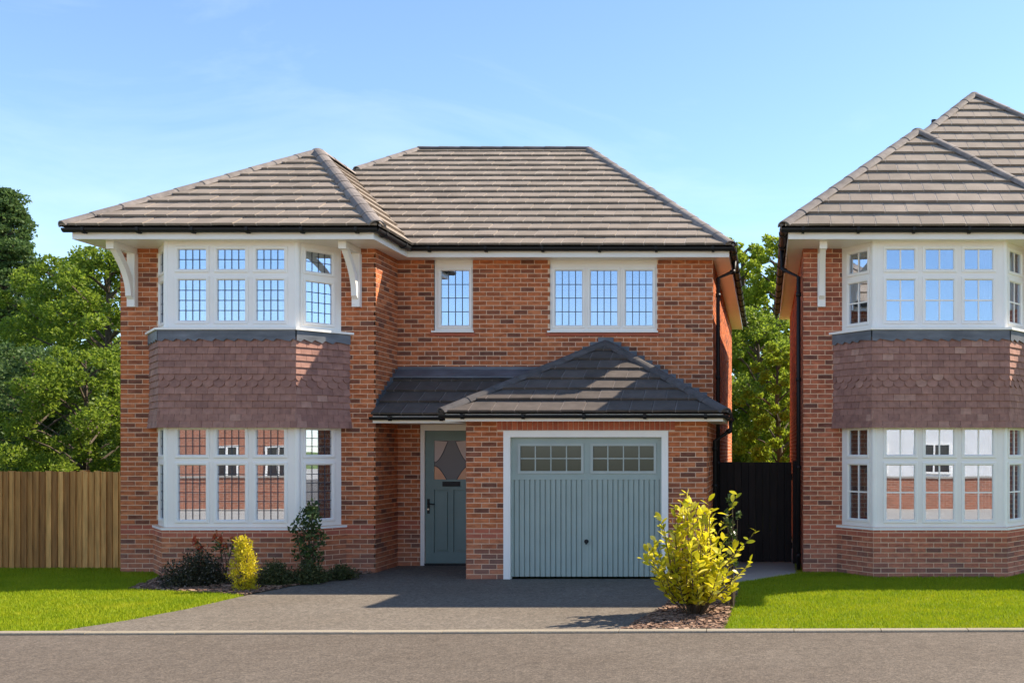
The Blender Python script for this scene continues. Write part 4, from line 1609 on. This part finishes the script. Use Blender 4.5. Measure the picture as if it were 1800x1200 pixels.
tree('broadleaf_tree', 'small bright tree in the gap beside the neighbouring wall', (gx_at(1368, 28), 28), 4.9, 1.0, M_LF_LIGHT, 60, 16000, 0.12, 0, 0.05)


def stems(mb, base, tips, r0=0.008, r1=0.0025):
    for tp in tips:
        b0 = Vector(base) + Vector((random.uniform(-0.05, 0.05), random.uniform(-0.05, 0.05), 0))
        tp = Vector(tp)
        mid = b0.lerp(tp, 0.5) + Vector((random.uniform(-0.04, 0.04), random.uniform(-0.04, 0.04), 0.06))
        mb.tube([b0, mid, tp], [r0, (r0 + r1) / 2, r1], 5)


def shrub(name, label, base, h, w, mat, leaf, n, stems_n=14, squash=1.0, top_heavy=0.0, aspect=0.5, up=0.4, low=0.1, shoots=None):
    bx, by = base
    t = thing(name, (bx, by, 0), label, 'shrub', 'shrubs in the beds')
    tips, cs, rs = [], [], []
    for i in range(stems_n):
        f = (i + random.random()) / stems_n
        z = h * (low + (1 - low) * f)
        prof = math.sqrt(max(0.05, 1 - (2 * (f - 0.35 - 0.25 * top_heavy)) ** 2 * 0.7)) if squash else 1
        a = i * 2.4
        q = w * 0.5 * prof * random.uniform(0.2, 0.75)
        c = (bx + math.cos(a) * q, by + math.sin(a) * q * 0.8, z - w * 0.12)
        tips.append(c)
        cs.append(c)
        rs.append(w * random.uniform(0.14, 0.24))
    mb = MB()
    stems(mb, (bx, by, 0), tips)
    mb.build('stem', M_TWIG, t)
    ww = np.array(rs) ** 2
    p, d = clump_points(cs, rs, (n * ww / ww.sum()).astype(int) + 3, 1.0, 0.3)
    p[:, 2] = np.abs(p[:, 2] - 0.02) + 0.02
    me = leaf_mesh('foliage', leaf_quads(p, leaf, up, aspect, d * 0.8), mat)
    link('foliage', me, t)
    return t


M_SH_DARK = leaf_mat('hebe_leaf', [(0.0, (0.02, 0.022, 0.012)), (0.6, (0.045, 0.045, 0.02)), (0.93, (0.08, 0.075, 0.035)), (1.0, (0.40, 0.36, 0.33))], 0.2)
M_SH_LOW = leaf_mat('low_shrub_leaf', [(0.0, (0.035, 0.05, 0.016)), (0.7, (0.08, 0.095, 0.03)), (1.0, (0.17, 0.17, 0.07))], 0.3)
M_SH_GOLD = leaf_mat('golden_leaf', [(0.0, (0.42, 0.36, 0.01)), (0.6, (0.62, 0.52, 0.015)), (1.0, (0.74, 0.62, 0.04))], 0.35)
M_SH_TALL = leaf_mat('camellia_leaf', [(0.0, (0.025, 0.05, 0.015)), (0.7, (0.06, 0.10, 0.025)), (1.0, (0.16, 0.19, 0.06))], 0.3, 0.35)
M_SH_RED = leaf_mat('red_young_leaf', [(0.0, (0.34, 0.04, 0.02)), (0.7, (0.52, 0.10, 0.04)), (1.0, (0.45, 0.22, 0.05))], 0.4)
M_SH_LAUREL = leaf_mat('yellow_green_leaf', [(0.0, (0.34, 0.36, 0.015)), (0.3, (0.58, 0.53, 0.02)), (0.75, (0.76, 0.66, 0.03)), (1.0, (0.84, 0.77, 0.18))], 0.45, 0.35)

shrub('dark_shrub', 'low dark bushy shrub nearest the lawn under the bay', (-7.95, 14.25), 0.46, 1.10, M_SH_DARK, 0.036, 6000, 34, low=0.15)
shrub('golden_shrub', 'bright golden yellow upright shrub under the bay window', (-7.04, 13.72), 0.76, 0.50, M_SH_GOLD, 0.042, 2600, 24, aspect=0.3, up=0.9)
shrub('tall_shrub', 'tall slender dark green shrub in front of the bay\'s canted light', (-6.62, 14.75), 1.2, 0.58, M_SH_TALL, 0.068, 800, 20, top_heavy=1.0, low=0.2)
shrub('low_shrub', 'low olive green shrub just beside the golden shrub', (-6.88, 14.3), 0.34, 0.80, M_SH_LOW, 0.033, 4200, 26)
shrub('low_shrub', 'low olive green shrub at the foot of the tall slender shrub', (-6.48, 14.5), 0.30, 0.75, M_SH_LOW, 0.033, 3800, 24)
shrub('low_shrub', 'smallest low shrub, at the brick corner next to the porch', (-6.22, 14.9), 0.24, 0.55, M_SH_LOW, 0.031, 2400, 18)
shrub('dark_shrub', 'grey green sprig shrub behind the yellow green bush by the drive', (-0.42, 12.3), 1.38, 0.30, M_SH_TALL, 0.06, 260, 12, top_heavy=1.0, low=0.4)

ph = thing('red_tipped_shrub', (-7.75, 14.55, 0), 'sparse shrub with red young leaves on bare stems under the bay', 'shrub', 'shrubs in the beds')
mb = MB()
tips = [at(px, py, 14.5) for px, py in ((347, 950), (352, 962), (380, 940), (386, 948), (392, 958), (411, 948), (368, 985), (360, 970))]
stems(mb, (-7.75, 14.55, 0), tips, 0.009, 0.004)
mb.build('stem', M_TWIG, ph)
pp = np.concatenate([np.array(t_) + rng.normal(0, 0.035, (16, 3)) for t_ in tips[:6]])
link('foliage', leaf_mesh('foliage', leaf_quads(pp, 0.085, 0.9, 0.32), M_SH_RED), ph)
pp = np.concatenate([np.array(t_) + rng.normal(0, 0.06, (18, 3)) for t_ in tips])
pp[:, 2] -= 0.12
link('foliage', leaf_mesh('foliage', leaf_quads(pp, 0.06, 0.5, 0.4), M_SH_TALL), ph)

# large yellow-green bush by the drive: broad leaves one by one
lb = thing('yellow_green_bush', (-0.80, 11.75, 0), 'large yellow green broad-leaved bush on the mulch beside the drive', 'shrub', 'shrubs in the beds')
lv = MB()
n = 6
prof = [(0, 0.0), (0.2, 0.17), (0.5, 0.26), (0.78, 0.19), (1.0, 0.0)]
vs, fs = [], []
for t_, w_ in prof:
    vs += [(-w_, t_, 0.05 * math.sin(t_ * 3) + 0.10 * w_), (0, t_, 0.05 * math.sin(t_ * 3)), (w_, t_, 0.05 * math.sin(t_ * 3) + 0.10 * w_)]
for i in range(len(prof) - 1):
    fs += [(i * 3, i * 3 + 1, i * 3 + 4, i * 3 + 3), (i * 3 + 1, i * 3 + 2, i * 3 + 5, i * 3 + 4)]
lv.add(vs, fs)
leaf_me = lv.mesh('leaf', M_SH_LAUREL)
leaf_me.polygons.foreach_set('use_smooth', [True] * len(leaf_me.polygons))
mb = MB()
rest = MB()
allT = []
for i in range(64):
    a = random.uniform(0, 6.28)
    f = (i + 0.5) / 64
    ht = (0.30 + 1.12 * f ** 0.9) * random.uniform(0.86, 1.04)
    sp = 0.62 * math.sqrt(max(0.1, 1 - (f - 0.3) ** 2 / 0.55)) * random.uniform(0.45, 1.0)
    tip = Vector((-0.80 + math.cos(a) * sp, 11.75 + math.sin(a) * sp * 0.8, ht * (1.0 if f < 0.9 else 0.97)))
    if i in (20, 30, 41, 52):                     # stray shoots leaning out of the outline
        tip = Vector(((-0.18, 11.6, 0.62), (-1.36, 11.5, 0.66), (-0.34, 11.8, 1.36), (-0.12, 11.7, 0.95))[(20, 30, 41, 52).index(i)])
    b0 = Vector((-0.80 + math.cos(a) * 0.08, 11.75 + math.sin(a) * 0.08, 0.0))
    mid = b0.lerp(tip, 0.5) + Vector((math.cos(a) * 0.08, math.sin(a) * 0.08, 0.0))
    mb.tube([b0, mid, tip], [0.010, 0.007, 0.003], 5)
    axis = (tip - mid).normalized()
    for k in range(27):
        t_ = 0.12 + 0.90 * k / 26
        p = b0.lerp(mid, t_ * 2) if t_ < 0.5 else mid.lerp(tip, t_ * 2 - 1)
        if p.z < 0.14: continue
        az = k * 2.4 + a
        dirv = (Vector((math.cos(az), math.sin(az), 0)) * (1.0 - 0.55 * (k > 22)) + axis * random.uniform(0.05, 0.75) + Vector((random.uniform(-.3, .3), random.uniform(-.3, .3), random.uniform(-0.15, 0.4)))).normalized()
        x_ = dirv.cross(Vector((random.uniform(-.7, .7), random.uniform(-.9, .5), 1))).normalized()
        z_ = x_.cross(dirv)
        s = random.uniform(0.07, 0.14)
        allT.append(Matrix(((x_.x * s, dirv.x * s, z_.x * s, p.x), (x_.y * s, dirv.y * s, z_.y * s, p.y), (x_.z * s, dirv.z * s, z_.z * s, p.z), (0, 0, 0, 1))))
st = mb.build('stem', M_TWIG, lb)
allT.sort(key=lambda T: T.translation.y)
for i, T in enumerate(allT):
    if i < 300:
        link('leaf', leaf_me, lb, T)
    else:
        rest.add(vs, fs, 0, T)
o = rest.build('foliage', M_SH_LAUREL, lb, True)
o['kind'] = 'stuff'
